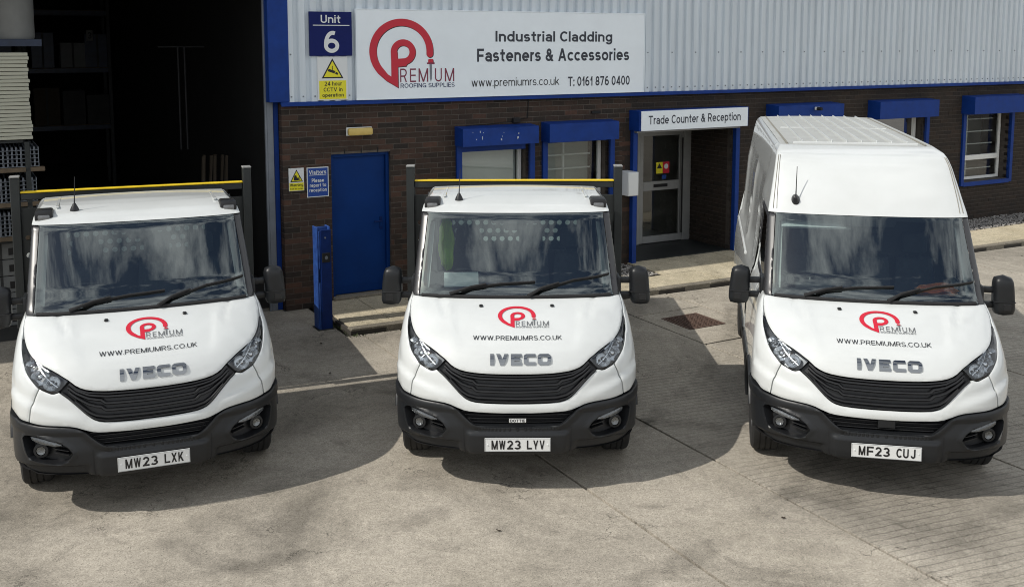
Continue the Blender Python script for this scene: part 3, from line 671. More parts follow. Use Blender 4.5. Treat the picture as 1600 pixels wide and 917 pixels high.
def shutter_box(n, s0, s1, z0, z1, o, name_label, dented=False):
    w = bpy.data.objects.new('shutter_box', None); COL.objects.link(w); w.parent = bld; w.location = (s0, 0, z0); w['label'] = name_label
    W_, H_ = s1-s0, z1-z0
    mb = MB(); N = 24; v = []; f = []
    # front face as a grid so that it can be dented
    for j in range(7):
        for i in range(N+1):
            x = W_*i/N; z = H_*j/6; y = -o
            if dented:
                r = ((x-.86)/.16)**2+((z-.16)/.10)**2; y += .030*math.exp(-r)*(1 if x < .9 else .4)
            v.append((x, y, z))
    for j in range(6):
        for i in range(N): k = j*(N+1)+i; f.append((k, k+1, k+N+2, k+N+1))
    mb.add(v, f)
    mb.add([(0, -o, 0), (0, -.001, 0), (0, -.001, H_+.02), (0, -o, H_)], [(0, 3, 2, 1)]); mb.add([(W_, -o, 0), (W_, -.001, 0), (W_, -.001, H_+.02), (W_, -o, H_)], [(0, 1, 2, 3)])
    mb.add([(0, -o, H_), (W_, -o, H_), (W_, -.001, H_+.02), (0, -.001, H_+.02)], [(0, 1, 2, 3)])
    mb.add([(0, -o, 0), (W_, -o, 0), (W_, -.001, 0), (0, -.001, 0)], [(0, 3, 2, 1)])
    mb.build('casing', M['blue'], w, ang=25)
    mb = MB(); mb.box(.09, W_-.09, -.035, -.004, -.10 if dented else -.03, -.001, .003); mb.build('slat_end', M['blue'], w)
    if dented:
        rr = random.Random(5); mb = MB()
        for _ in range(14):
            x, z, h = rr.choice((rr.uniform(.12, .36), rr.uniform(.6, .66), rr.uniform(.88, .91))), rr.uniform(.05, .2), rr.uniform(.008, .03); mb.box(x, x+.007, -o-.0015+.0, -o+.02, z, z+h)
        mb.build('paint_chips', M['signw'], w, smooth=False)
window(1, 'blind'); window(2, 'thin'); window(4, 'bars'); window(5, 'bars'); window(6, 'bars')
shutter_box(1, 2.52, 3.765, 2.108, 2.362, .27, 'dented and chipped blue shutter box over the window by the sign', True)
shutter_box(2, 3.965, 5.215, 2.10, 2.375, .25, 'smooth blue shutter box beside the dented one')
shutter_box(4, 8.45, 9.99, 2.20, 2.51, .31, 'blue shutter box with a small white camera, behind the van roof')
shutter_box(5, 10.93, 12.52, 2.197, 2.51, .29, 'blue shutter box right of the van roof')
shutter_box(6, 13.54, 15.23, 2.197, 2.53, .30, 'blue shutter box at the far right of the wall')
# things seen in the right-hand office
cab_ = empty('filing_cabinet', wl(15.75, -.95, 0), WA, label='pale cabinet with a timber panel behind the far right window', cat='cabinet')
MB().box(-.3, .5, 0, .5, 0, 1.95, .005).build('carcass', M['upvc'], cab_); MB().box(-.28, -.06, -.03, -.002, 1.45, 2.1, .003).build('timber_panel', M['wood'], cab_); MB().box(-.35, .55, -.1, .52, 1.40, 1.45, .004).build('shelf', M['trim'], cab_)

# entrance recess with canopy, door and posts
en = bpy.data.objects.new('entrance', None); COL.objects.link(en); en.parent = bld; en.location = (REC[0], 0, 0)
mb = MB(); X1 = REC[1]-REC[0]
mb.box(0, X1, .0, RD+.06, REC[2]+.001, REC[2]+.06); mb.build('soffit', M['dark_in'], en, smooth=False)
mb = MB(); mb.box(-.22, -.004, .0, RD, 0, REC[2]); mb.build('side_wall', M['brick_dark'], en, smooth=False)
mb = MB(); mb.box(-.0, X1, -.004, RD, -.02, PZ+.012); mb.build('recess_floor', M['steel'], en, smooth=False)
for x in (-.075, X1+.02):
    MB().box(x, x+.085, -.09, -.004, PZ, 2.30, .004).build('post', M['blue'], en)
mb = MB(); mb.box(-.10, 2.13, -.275, .0, 2.20, 2.52, .004); mb.build('canopy_box', M['blue'], en)
mb = MB(); mb.box(-.06, 2.06, -.16, -.03, 2.165, 2.198, .003); mb.build('shutter_bottom_rail', M['alu'], en)
# back wall of the recess: glazed door left, frame post
mb = MB(); dx0, dx1 = X1-1.13, X1-.05
ZB, ZT2 = PZ+.015, 2.14
for a, b, c, dd in ((dx0-.06, dx0, ZB, ZT2), (dx1-.15, dx1, ZB, ZT2), (dx0, dx1-.15, ZT2-.07, ZT2)): mb.box(a, b, RD-.09, RD, c, dd, .004)
mb.box(-.0, dx0-.06, RD-.05, RD, ZB, REC[2]); mb.box(dx0-.06, X1, RD-.06, RD, ZT2, REC[2]); mb.box(dx1, X1, RD-.06, RD, ZB, ZT2)
mb.build('door_frame', M['alu'], en)
gd = bpy.data.objects.new('glazed_door', None); COL.objects.link(gd); gd.parent = bld; gd.location = (REC[0]+dx0, RD-.08, ZB); gd['label'] = 'grey framed glass entrance door with a letterbox'
DW, DH = dx1-.15-dx0, ZT2-.07-ZB
mb = MB(); t = .075
mb.box(.004, t, 0, .05, .01, DH-.004, .003); mb.box(DW-t, DW-.004, 0, .05, .01, DH-.004, .003); mb.box(t, DW-t, 0, .05, DH-.10, DH-.004, .003); mb.box(t, DW-t, 0, .05, .01, .13, .003); mb.box(t, DW-t, -.002, .05, .93, 1.09, .003)
mb.build('leaf_frame', M['alu'], gd)
for za, zb_ in ((.13, .93), (1.09, DH-.10)): MB().poly([(t, .022, za), (DW-t, .022, za), (DW-t, .022, zb_), (t, .022, zb_)]).build('glass', M['winglass'], gd, smooth=False)
mb = MB(); mb.box(DW/2-.17, DW/2+.13, -.012, -.003, .985, 1.04, .002); mb.build('letterbox', M['black'], gd)
MB().tube([(DW-.045, -.05, .15), (DW-.045, -.05, DH-.15)], .014, 8).build('pull_handle', M['black'], gd)
mb = MB(); mb.box(.36, .50, .014, .018, 1.22, 1.42); mb.build('sticker_yellow', M['signyel'], gd, smooth=False)
mb = MB(); mb.box(.505, .645, .0135, .018, 1.22, 1.42); mb.build('sticker_red', M['red'], gd, smooth=False)
mb = MB(); mb.box(.49, .58, .013, .018, 1.12, 1.19); mb.build('sticker_blue', M['visblue'], gd, smooth=False)
mb = MB(); mb.lathe([(0, -.001), (.045, -.001), (.045, .003)], (.575, .012, 1.34), 'y', 20); mb.build('sticker_disc', M['signw'], gd); mb = MB(); mb.add([(.375, .0125, 1.31), (.485, .0125, 1.31), (.43, .0125, 1.40)], [(0, 1, 2)]); mb.build('sticker_triangle', M['ink'], gd, smooth=False)
mb = MB(); mb.box(.2, 1.6, 3.2, 3.3, 0, 1.0); mb.build('reception_counter', M['wood'], en, smooth=False)

# ---------------------------------------------------------------- signs on the wall
def flat(mbdict, parent, name, mats=M):
    for k, mb in mbdict.items(): mb.build(name, mats[k], parent, smooth=False, fixn=False)
def on_wall(V, y, ox=0, oz=0): return [(x-ox, y, z-oz) for x, z in V]
def letter(parent, s, x0, x1, z0, z1, key, y, ox, oz, bold=.012, name='lettering'):
    V, F = text2d(s, x0, x1, z0, z1, bold); MB().add(on_wall(V, y, ox, oz), F).build(name, M[key], parent, smooth=False, fixn=False)
B = (1.03, 5.79, 2.815, 4.015)
sg = empty('company_sign', wl(B[0], .04, B[2]), WA, label='long white sign board with red round P logo and roofing supplier lettering', cat='sign')
MB().box(0, B[1]-B[0], -.045, 0, 0, B[3]-B[2], .003).build('board', M['sign'], sg)
mb = MB(); mb.box(-.012, 0, -.05, .004, -.012, B[3]-B[2]+.012); mb.box(B[1]-B[0], B[1]-B[0]+.012, -.05, .004, -.012, B[3]-B[2]+.012); mb.box(0, B[1]-B[0], -.05, .004, -.012, 0); mb.box(0, B[1]-B[0], -.05, .004, B[3]-B[2], B[3]-B[2]+.012); mb.build('edge_trim', M['sign'], sg, smooth=False)
for t_, box, bo in (('Industrial Cladding', (3.142, 5.180, 3.546, 3.743), .031), ('Fasteners & Accessories', (2.843, 5.502, 3.302, 3.489), .031), ('www.premiumrs.co.uk', (2.752, 4.227, 2.914, 3.068), .0), ('T: 0161 876 0400', (4.383, 5.518, 2.922, 3.065), .026)):
    letter(sg, t_, *box, 'dtext' if t_[0] != 'w' else 'ink', -.0475, B[0], B[2], bo)
for key, V, F in logo_parts():
    if key == 'gtext': key = 'jamb'
    for kk, dy, dx, dz in ((('ink', -.0466, .008, -.010), (key, -.0482, 0, 0)) if key == 'red' else ((key, -.0482, 0, 0),)):
        MB().add([(1.680+dx+x*.475-B[0], dy, 3.455+dz+y*.445-B[2]) for x, y in V], F).build('logo', M[kk], sg, smooth=False, fixn=False)
U = (.381, .965, 3.400, 3.980)
us = empty('unit_number_sign', wl(U[0], .04, U[2]), WA, label='dark blue square sign reading Unit 6', cat='sign')
MB().box(0, U[1]-U[0], -.04, 0, 0, U[3]-U[2], .002).build('board', M['signblue'], us)
letter(us, 'Unit', .535, .806, 3.832, 3.937, 'signw', -.042, U[0], U[2], .02); letter(us, '6', .574, .783, 3.440, 3.729, 'signw', -.042, U[0], U[2], .03)
MB().box(.427-U[0], .931-U[0], -.042, -.040, 3.797-U[2], 3.807-U[2]).build('rule', M['signw'], us, smooth=False)
def triangle_sign(parent, x0, x1, z0, z1, y, ox, oz, art):
    cx = (x0+x1)/2; c = ((x0+x1)/2, z0+(z1-z0)/3)
    T = [(x0, z0), (x1, z0), (cx, z1)]; sh = lambda k: [(c[0]+(p[0]-c[0])*k, c[1]+(p[1]-c[1])*k) for p in T]
    MB().add(on_wall(T, y, ox, oz), [(0, 1, 2)]).build('warning_border', M['ink'], parent, smooth=False, fixn=False)
    MB().add(on_wall(sh(.80), y-.0015, ox, oz), [(0, 1, 2)]).build('warning_triangle', M['signyel'], parent, smooth=False, fixn=False)
    w, h = x1-x0, z1-z0; mb = MB()
    for P in art: mb.add(on_wall([(x0+a*w, z0+b*h) for a, b in P], y-.003, ox, oz), [tuple(range(len(P)))])
    mb.build('pictogram', M['ink'], parent, smooth=False, fixn=False)
Cc = (.482, .900, 2.813, 3.395)
cs = empty('camera_notice', wl(Cc[0], .035, Cc[2]), WA, label='white and yellow CCTV notice with warning triangle under the unit number', cat='sign')
MB().box(0, Cc[1]-Cc[0], -.03, 0, 0, Cc[3]-Cc[2]-.004, .002).build('board', M['signw'], cs)
MB().box(.501-Cc[0], .876-Cc[0], -.032, -.030, 2.827-Cc[2], 3.073-Cc[2]).build('yellow_field', M['signyel'], cs, smooth=False)
triangle_sign(cs, .537, .839, 3.103, 3.367, -.032, Cc[0], Cc[2], [[(.27, .36), (.58, .24), (.64, .36), (.32, .48)], [(.60, .24), (.72, .16), (.76, .26), (.66, .32)], [(.48, .42), (.51, .42), (.51, .62), (.48, .62)]])
for t_, bx_ in (('24 hour', (.573, .814, 3.005, 3.060)), ('CCTV in', (.560, .823, 2.928, 2.980)), ('operation', (.541, .839, 2.843, 2.905))): letter(cs, t_, *bx_, 'ink', -.034, Cc[0], Cc[2], .02)
Wn = (.074, .281, 1.617, 1.922)
ws = empty('forklift_warning_sign', wl(Wn[0], .004, Wn[2]), WA, label='small white and yellow forklift warning sign on the brick pier', cat='sign')
MB().box(0, Wn[1]-Wn[0], -.008, 0, 0, Wn[3]-Wn[2], .001).build('board', M['signw'], ws)
MB().box(.006, .201, -.0095, -.008, .006, .108).build('yellow_field', M['signyel'], ws, smooth=False)
triangle_sign(ws, .092, .267, 1.738, 1.903, -.010, Wn[0], Wn[2], [[(.28, .12), (.66, .12), (.66, .34), (.52, .34), (.47, .56), (.33, .52), (.28, .3)], [(.68, .1), (.72, .1), (.72, .5), (.68, .5)], [(.72, .1), (.82, .1), (.82, .14), (.72, .14)]])
letter(ws, 'Warning', .089, .267, 1.669, 1.716, 'ink', -.011, Wn[0], Wn[2], .02); letter(ws, 'Fork lift trucks', .092, .262, 1.638, 1.658, 'ink', -.011, Wn[0], Wn[2], .02)
Vv = (.320, .622, 1.515, 1.919)
vs_ = empty('visitor_sign', wl(Vv[0], .004, Vv[2]), WA, label='blue sign telling visitors to report to reception, left of the blue door', cat='sign')
MB().box(0, Vv[1]-Vv[0], -.008, 0, 0, Vv[3]-Vv[2], .001).build('board', M['signw'], vs_); MB().box(.012, .290, -.0095, -.008, .012, .392).build('blue_field', M['visblue'], vs_, smooth=False)
for t_, bx_ in (('Visitors', (.350, .589, 1.826, 1.880)), ('Please', (.386, .557, 1.716, 1.767)), ('report to', (.358, .585, 1.639, 1.699)), ('reception', (.352, .593, 1.575, 1.636))): letter(vs_, t_, *bx_, 'signw', -.011, Vv[0], Vv[2], .025)
MB().box(.03, .268, -.011, -.0095, .296, .303).build('rule', M['signw'], vs_, smooth=False)
rs = empty('reception_sign', wl(5.605, .281, 2.205), WA, label='white panel reading Trade Counter & Reception over the entrance', cat='sign')
MB().box(0, 2.175, -.012, 0, 0, .31, .002).build('board', M['sign'], rs)
letter(rs, 'Trade Counter & Reception', .138, 2.017, .062, .235, 'dtext', -.014, 0, 0, .018)
# bulkhead light
bl = empty('bulkhead_light', wl(.88, .004, 2.318), WA, label='yellowed oblong bulkhead light above the blue door', cat='light')
MB().box(0, .37, -.03, 0, 0, .115, .008).build('base', M['upvc'], bl); MB().box(.008, .362, -.095, -.032, .006, .109, .028).build('diffuser', M['lamp_yellow'], bl)
# white wall cabinet between window and entrance
wb = empty('wall_box', wl(5.36, .004, 1.20), WA, label='plain white box fixed to the wall beside the entrance post', cat='box')
MB().box(0, .20, -.30, 0, 0, .37, .006).build('case', M['signw'], wb); MB().box(.01, .19, -.306, -.301, .01, .36, .002).build('door', M['signw'], wb)
# small CCTV camera on a shutter box
cc = empty('security_camera', wl(9.30, .33, 2.425), WA, label='tiny white security camera on the shutter box behind the van roof', cat='camera')
MB().box(-.05, .05, -.03, 0, 0, .05, .006).build('mount', M['signw'], cc); mb = MB(); mb.lathe([(0, -.12), (.028, -.12), (.032, -.03), (0, -.03)], (0, 0, .02), 'y', 12); mb.build('body', M['black'], cc)
# ---------------------------------------------------------------- blue steel bollard post
bp_ = empty('protection_post', (-2.385, 12.56, 0), WA, label='scuffed blue steel protection post beside the loading door', cat='bollard')
mb = MB(); mb.box(-.105, -.088, -.105, .105, 0, 1.30, .003); mb.box(.088, .105, -.105, .105, 0, 1.30, .003); mb.box(-.088, .088, -.012, .012, 0, 1.295); mb.build('column', M['blue_old'], bp_)
mb = MB(); mb.box(-.062, .105, -.14, -.106, .0, 1.27, .006); mb.build('cover_plate', M['blue_dk'], bp_)
mb = MB(); mb.box(-.085, -.068, -.125, -.106, .0, .60, .002); mb.box(-.085, -.068, -.125, -.106, .78, 1.25, .002); mb.build('edge_strip', M['blue_old'], bp_)
mb = MB(); mb.box(-.045, .085, -.152, -.141, .86, .98, .006); mb.build('photo_cell', M['black'], bp_); mb = MB(); mb.lathe([(0, -.156), (.024, -.156), (.024, -.152)], (.02, 0, .92), 'y', 14); mb.lathe([(0, -.148), (.012, -.148), (.012, -.14)], (.01, 0, 1.17), 'y', 10); mb.build('sensor_eye', M['jamb'], bp_)
mb = MB(); mb.box(-.13, .13, -.16, .13, 0, .012, .003); mb.build('base_plate', M['steel'], bp_)
bp_.scale = (.82, .82, 1.0)

# ================================================================ vehicles
FRONT = [(.22,.16,.93,.44,2.6),(.26,.07,.965,.52,2.6),(.32,.015,.99,.58,2.7),(.42,0,1.0,.60,2.8),(.52,.0,1.005,.61,2.8),(.62,.012,1.006,.61,2.7),(.72,.03,1.006,.60,2.6),(.82,.052,1.005,.58,2.6),(.92,.08,1.002,.56,2.6),(1.0,.112,.998,.55,2.6),(1.06,.145,.993,.55,2.6),(1.12,.195,.985,.55,2.6),(1.18,.27,.977,.53,2.6),(1.24,.37,.966,.49,2.6),(1.30,.485,.95,.42,2.6),(1.35,.60,.934,.33,2.5),(1.40,.735,.910,.20,2.3),(1.43,.775,.902,.165,2.1)]
SCREEN = [(1.6,.9127,.8887,.1533,2.08),(1.8,1.0747,.873,.1396,2.07),(2.0,1.2367,.8574,.1258,2.06),(2.056,1.282,.853,.122,2.05)]
CABTOP = FRONT+SCREEN+[(2.09,1.345,.846,.14,2.2),(2.12,1.43,.832,.17,2.4),(2.142,1.54,.812,.2,2.6),(2.155,1.68,.785,.22,2.8)]
VANTOP = FRONT+SCREEN+[(2.2,1.40,.827,.14,2.6),(2.35,1.54,.799,.14,3.2),(2.46,1.66,.778,.14,3.8),(2.525,1.77,.762,.14,4),(2.57,1.92,.740,.14,4),(2.592,2.12,.708,.12,4)]
def pchip(X, Y):
    n = len(X); h = [X[i+1]-X[i] for i in range(n-1)]; dl = [(Y[i+1]-Y[i])/h[i] for i in range(n-1)]
    m = [0]*n; m[0] = dl[0]; m[-1] = dl[-1]
    for i in range(1, n-1):
        if dl[i-1]*dl[i] > 0:
            a = 2*h[i]+h[i-1]; b = h[i]+2*h[i-1]; m[i] = (a+b)/(a/dl[i-1]+b/dl[i])
    def f(x):
        if x <= X[0]: return Y[0]+m[0]*(x-X[0])
        if x >= X[-1]: return Y[-1]+m[-1]*(x-X[-1])
        lo, hi = 0, n-1
        while hi-lo > 1:
            k = (lo+hi)//2
            if X[k] <= x: lo = k
            else: hi = k
        t = (x-X[lo])/h[lo]
        return (2*t**3-3*t*t+1)*Y[lo]+(t**3-2*t*t+t)*h[lo]*m[lo]+(-2*t**3+3*t*t)*Y[lo+1]+(t**3-t*t)*h[lo]*m[lo+1]
    return f
class Surf:
    """outer skin of a vehicle: at every height a plan curve from the nose (q=0) round the corner (q=1) and back along the side (q>1, metres)"""
    def __init__(s, T):
        Z = [r[0] for r in T]; s.f = [pchip(Z, [r[i] for r in T]) for i in range(1, 5)]; s.z1 = Z[-1]
    def pt(s, q, z):
        yc, w, d, n = [g_(z) for g_ in s.f]; a = abs(q); sg_ = 1 if q >= 0 else -1
        if a >= 1: return Vector((sg_*w, yc+d+(a-1), z))
        th = a*math.pi/2
        return Vector((sg_*w*math.sin(th)**(2/n), yc+d*(1-max(0, math.cos(th))**(2/n)), z))
    def qx(s, x, z):
        yc, w, d, n = [g_(z) for g_ in s.f]; return math.copysign(math.asin(min(1, min(abs(x)/w, 1)**(n/2)))/(math.pi/2), x)
    def qy(s, y, z):
        yc, w, d, n = [g_(z) for g_ in s.f]
        if y >= yc+d: return 1+(y-yc-d)
        return math.acos(max(0, min(1, (1-(y-yc)/d)**(n/2))))/(math.pi/2)
    def nrm(s, q, z, e=2e-3):
        u = s.pt(q+e, z)-s.pt(q-e, z); v = s.pt(q, z+e)-s.pt(q, z-e); n = u.cross(v)
        return n.normalized() if n.length > 1e-12 else Vector((0, -1, 0))
    def at(s, q, z, off=0): return s.pt(q, z)+s.nrm(q, z)*off
def seg_d(p, a, b):
    d = (b[0]-a[0], b[1]-a[1]); L = d[0]**2+d[1]**2; t = 0 if L == 0 else max(0, min(1, ((p[0]-a[0])*d[0]+(p[1]-a[1])*d[1])/L))
    return math.hypot(p[0]-a[0]-d[0]*t, p[1]-a[1]-d[1]*t)
def smooth_loop(L, it=1, keep=50):
    """round the corners of a traced outline a little (corner angles sharper than keep degrees stay)"""
    for _ in range(it):
        N = []; n = len(L)
        for i in range(n):
            a, b, c = Vector(L[i-1]), Vector(L[i]), Vector(L[(i+1) % n]); u, v = (b-a), (c-b)
            if u.length > 1e-9 and v.length > 1e-9 and math.degrees(u.angle(v)) < keep and i not in (): N += [tuple(b*.75+a*.25), tuple(b*.75+c*.25)]
            else: N.append(tuple(b))
        L = N
    return L
def panel(S, name, loop, m, parent, holes=(), off=0.0, h=.03, rnd=.005, thick=.018, fn=None, sm=1, rim=True):
    """a body panel: a region of the skin (q, z) cut out, its edge rounded and turned inwards"""
    K = 1.05
    loops = [smooth_loop([(q*K, z) for q, z in L], sm) for L in (loop, *holes)]
    B_ = []
    for L in loops:
        D = []
        for i in range(len(L)):
            a, b = L[i], L[(i+1) % len(L)]; n = max(1, int(math.hypot(a[0]-b[0], a[1]-b[1])/h+.5))
            D += [(a[0]+(b[0]-a[0])*k/n, a[1]+(b[1]-a[1])*k/n) for k in range(n)]
        B_.append(D)
    V = []; E = []; nb = 0
    for D in B_:
        n = len(V); V += D; E += [(n+i, n+(i+1) % len(D)) for i in range(len(D))]
    nb = len(V)
    segs = [(D[i], D[(i+1) % len(D)]) for D in B_ for i in range(len(D))]
    ok = lambda p: inside(p, B_[0]) and not any(inside(p, D) for D in B_[1:])
    extra = []
    if rnd:
        for D in B_:
            for i in range(len(D)):
                a, b = Vector(D[i]), Vector(D[(i+1) % len(D)]); t = (b-a)
                if t.length < 1e-6: continue
                nn = Vector((-t.y, t.x)).normalized()*rnd*1.6
                for sgn in (1, -1):
                    p = (a+b)/2+nn*sgn
                    if ok(p) and min(seg_d(p, *sgm) for sgm in segs) > rnd*1.3: extra.append((p.x, p.y))
    xs = [p[0] for p in B_[0]]; zs = [p[1] for p in B_[0]]
    import_segs = segs
    y = min(zs)+h/2; row = 0
    # cheap spatial filter for distance tests
    cell = {}
    for a, b in segs:
        for p in (a, b): cell.setdefault((int(p[0]//.06), int(p[1]//.06)), []).append((a, b))
    def near(p, r):
        cx, cy = int(p[0]//.06), int(p[1]//.06)
        return any(seg_d(p, a, b) < r for i in (-1, 0, 1) for j in (-1, 0, 1) for a, b in cell.get((cx+i, cy+j), ()))
    while y < max(zs):
        x = min(xs)+(h/2 if row % 2 else 0)
        while x < max(xs):
            if ok((x, y)) and not near((x, y), h*.62): extra.append((x, y))
            x += h
        y += h*.9; row += 1
    V2 = [Vector(p) for p in V+extra]
    vo, eo, fo, *_ = delaunay_2d_cdt(V2, E, [], 0, 1e-7)
    F = [tuple(f) for f in fo if ok(tuple(sum((vo[i] for i in f), Vector((0, 0)))/len(f)))]
    onb = [near(tuple(p), 1e-4) for p in vo]
    P = []
    for p, b in zip(vo, onb):
        q, z = p[0]/K, p[1]
        P.append(S.at(q, z, off+(fn(q, z) if fn else 0)-(rnd if b else 0)))
    F2 = list(F)
    if rim:
        from collections import Counter
        ce = Counter()
        for f in F:
            for i in range(len(f)): ce[frozenset((f[i], f[(i+1) % len(f)]))] += 1
        mp = {}
        for f in F:
            for i in range(len(f)):
                a, b = f[i], f[(i+1) % len(f)]
                if ce[frozenset((a, b))] == 1:
                    for t in (a, b):
                        if t not in mp:
                            q, z = vo[t][0]/K, vo[t][1]; mp[t] = len(P); P.append(S.at(q, z, off-thick+(fn(q, z) if fn else 0)))
                    F2.append((b, a, mp[a], mp[b]))
    mb = MB(); mb.add(P, F2)
    return mb.build(name, m, parent, ang=40, fixn=False)
def sym(L): return L+[(-q, z) for q, z in L[::-1] if abs(q) > 1e-6]      # right half from bottom/center outwards, mirrored
def pocket(S, name, loop, depth, m, parent, sm=1, off=-.006):
    """recess: floor at -depth and walls up to the skin"""
    L = smooth_loop(loop, sm); n = len(L); mb = MB()
    top = [S.at(q, z, off) for q, z in L]; bot = [S.at(q, z, -depth) for q, z in L]
    mb.add(top+bot, [(i, (i+1) % n, n+(i+1) % n, n+i) for i in range(n)])
    V, F = tri2d([L]); mb.add([S.at(q, z, -depth) for q, z in V], F)
    return mb.build(name, m, parent, ang=40, fixn=False)
def bar(S, pts, off, hw, hd, mb):
    """bar following the skin: pts (q, z), half height hw, half depth hd"""
    P = [(S.at(q, z, off), S.nrm(q, z)) for q, z in pts]; v = []; n = len(P)
    for i, (p, nn) in enumerate(P):
        t = (P[min(i+1, n-1)][0]-P[max(i-1, 0)][0]).normalized(); u = nn.cross(t).normalized()
        for a, b in ((-1, -1), (-.75, .6), (-.4, 1), (.4, 1), (.75, .6), (1, -1)): v.append(p+u*hw*a+nn*hd*b)
    f = []
    for i in range(n-1):
        for k in range(5): f.append((i*6+k, i*6+k+1, i*6+k+7, i*6+k+6))
    f += [tuple(range(6)), tuple(range((n-1)*6, n*6))[::-1]]
    mb.add(v, f)
def interp(T):
    def f(x):
        x = abs(x)
        for (a, u), (b, v) in zip(T, T[1:]):
            if x <= b: return u+(v-u)*(x-a)/(b-a) if b > a else v
        return T[-1][1]
    return f
def on_hood(S, V, off):                                # (x, v) with v = length along the bonnet's centre line
    r = []
    for x, v in V:
        z = HZ(v); r.append(S.at(S.qx(x, z), z, off))
    return r
_S0 = Surf(FRONT+SCREEN); _tab = []; _v = 0; _p = None
for i in range(240):
    z_ = .94+i*.002; p_ = _S0.pt(0, z_)
    if _p is not None: _v += (p_-_p).length
    _p = p_; _tab.append((_v, z_))
HZ = interp(_tab)

HOODF = [(0,.945),(.136,.952),(.226,.967),(.284,.995),(.33,1.042)]
HLIN = [(.351,1.058),(.413,1.098),(.502,1.133),(.592,1.165),(.679,1.214),(.75,1.266)]
HLOUT = [(.791,1.273),(.773,1.225),(.717,1.159),(.659,1.092),(.584,1.036),(.528,.995),(.473,.975),(.428,.959),(.388,.973)]
GRL = [(0,.734),(.144,.741),(.192,.758),(.224,.788),(.281,.865),(.332,.926),(.388,.973)]
BANDL = [(0,.655),(.13,.663),(.199,.670),(.244,.689),(.303,.718),(.382,.726),(.508,.728),(.623,.737),(.726,.743),(.776,.765)]
g_ = .007                                              # half panel gap
AY, AZ, AR = .97, .352, .455                            # wheel arch

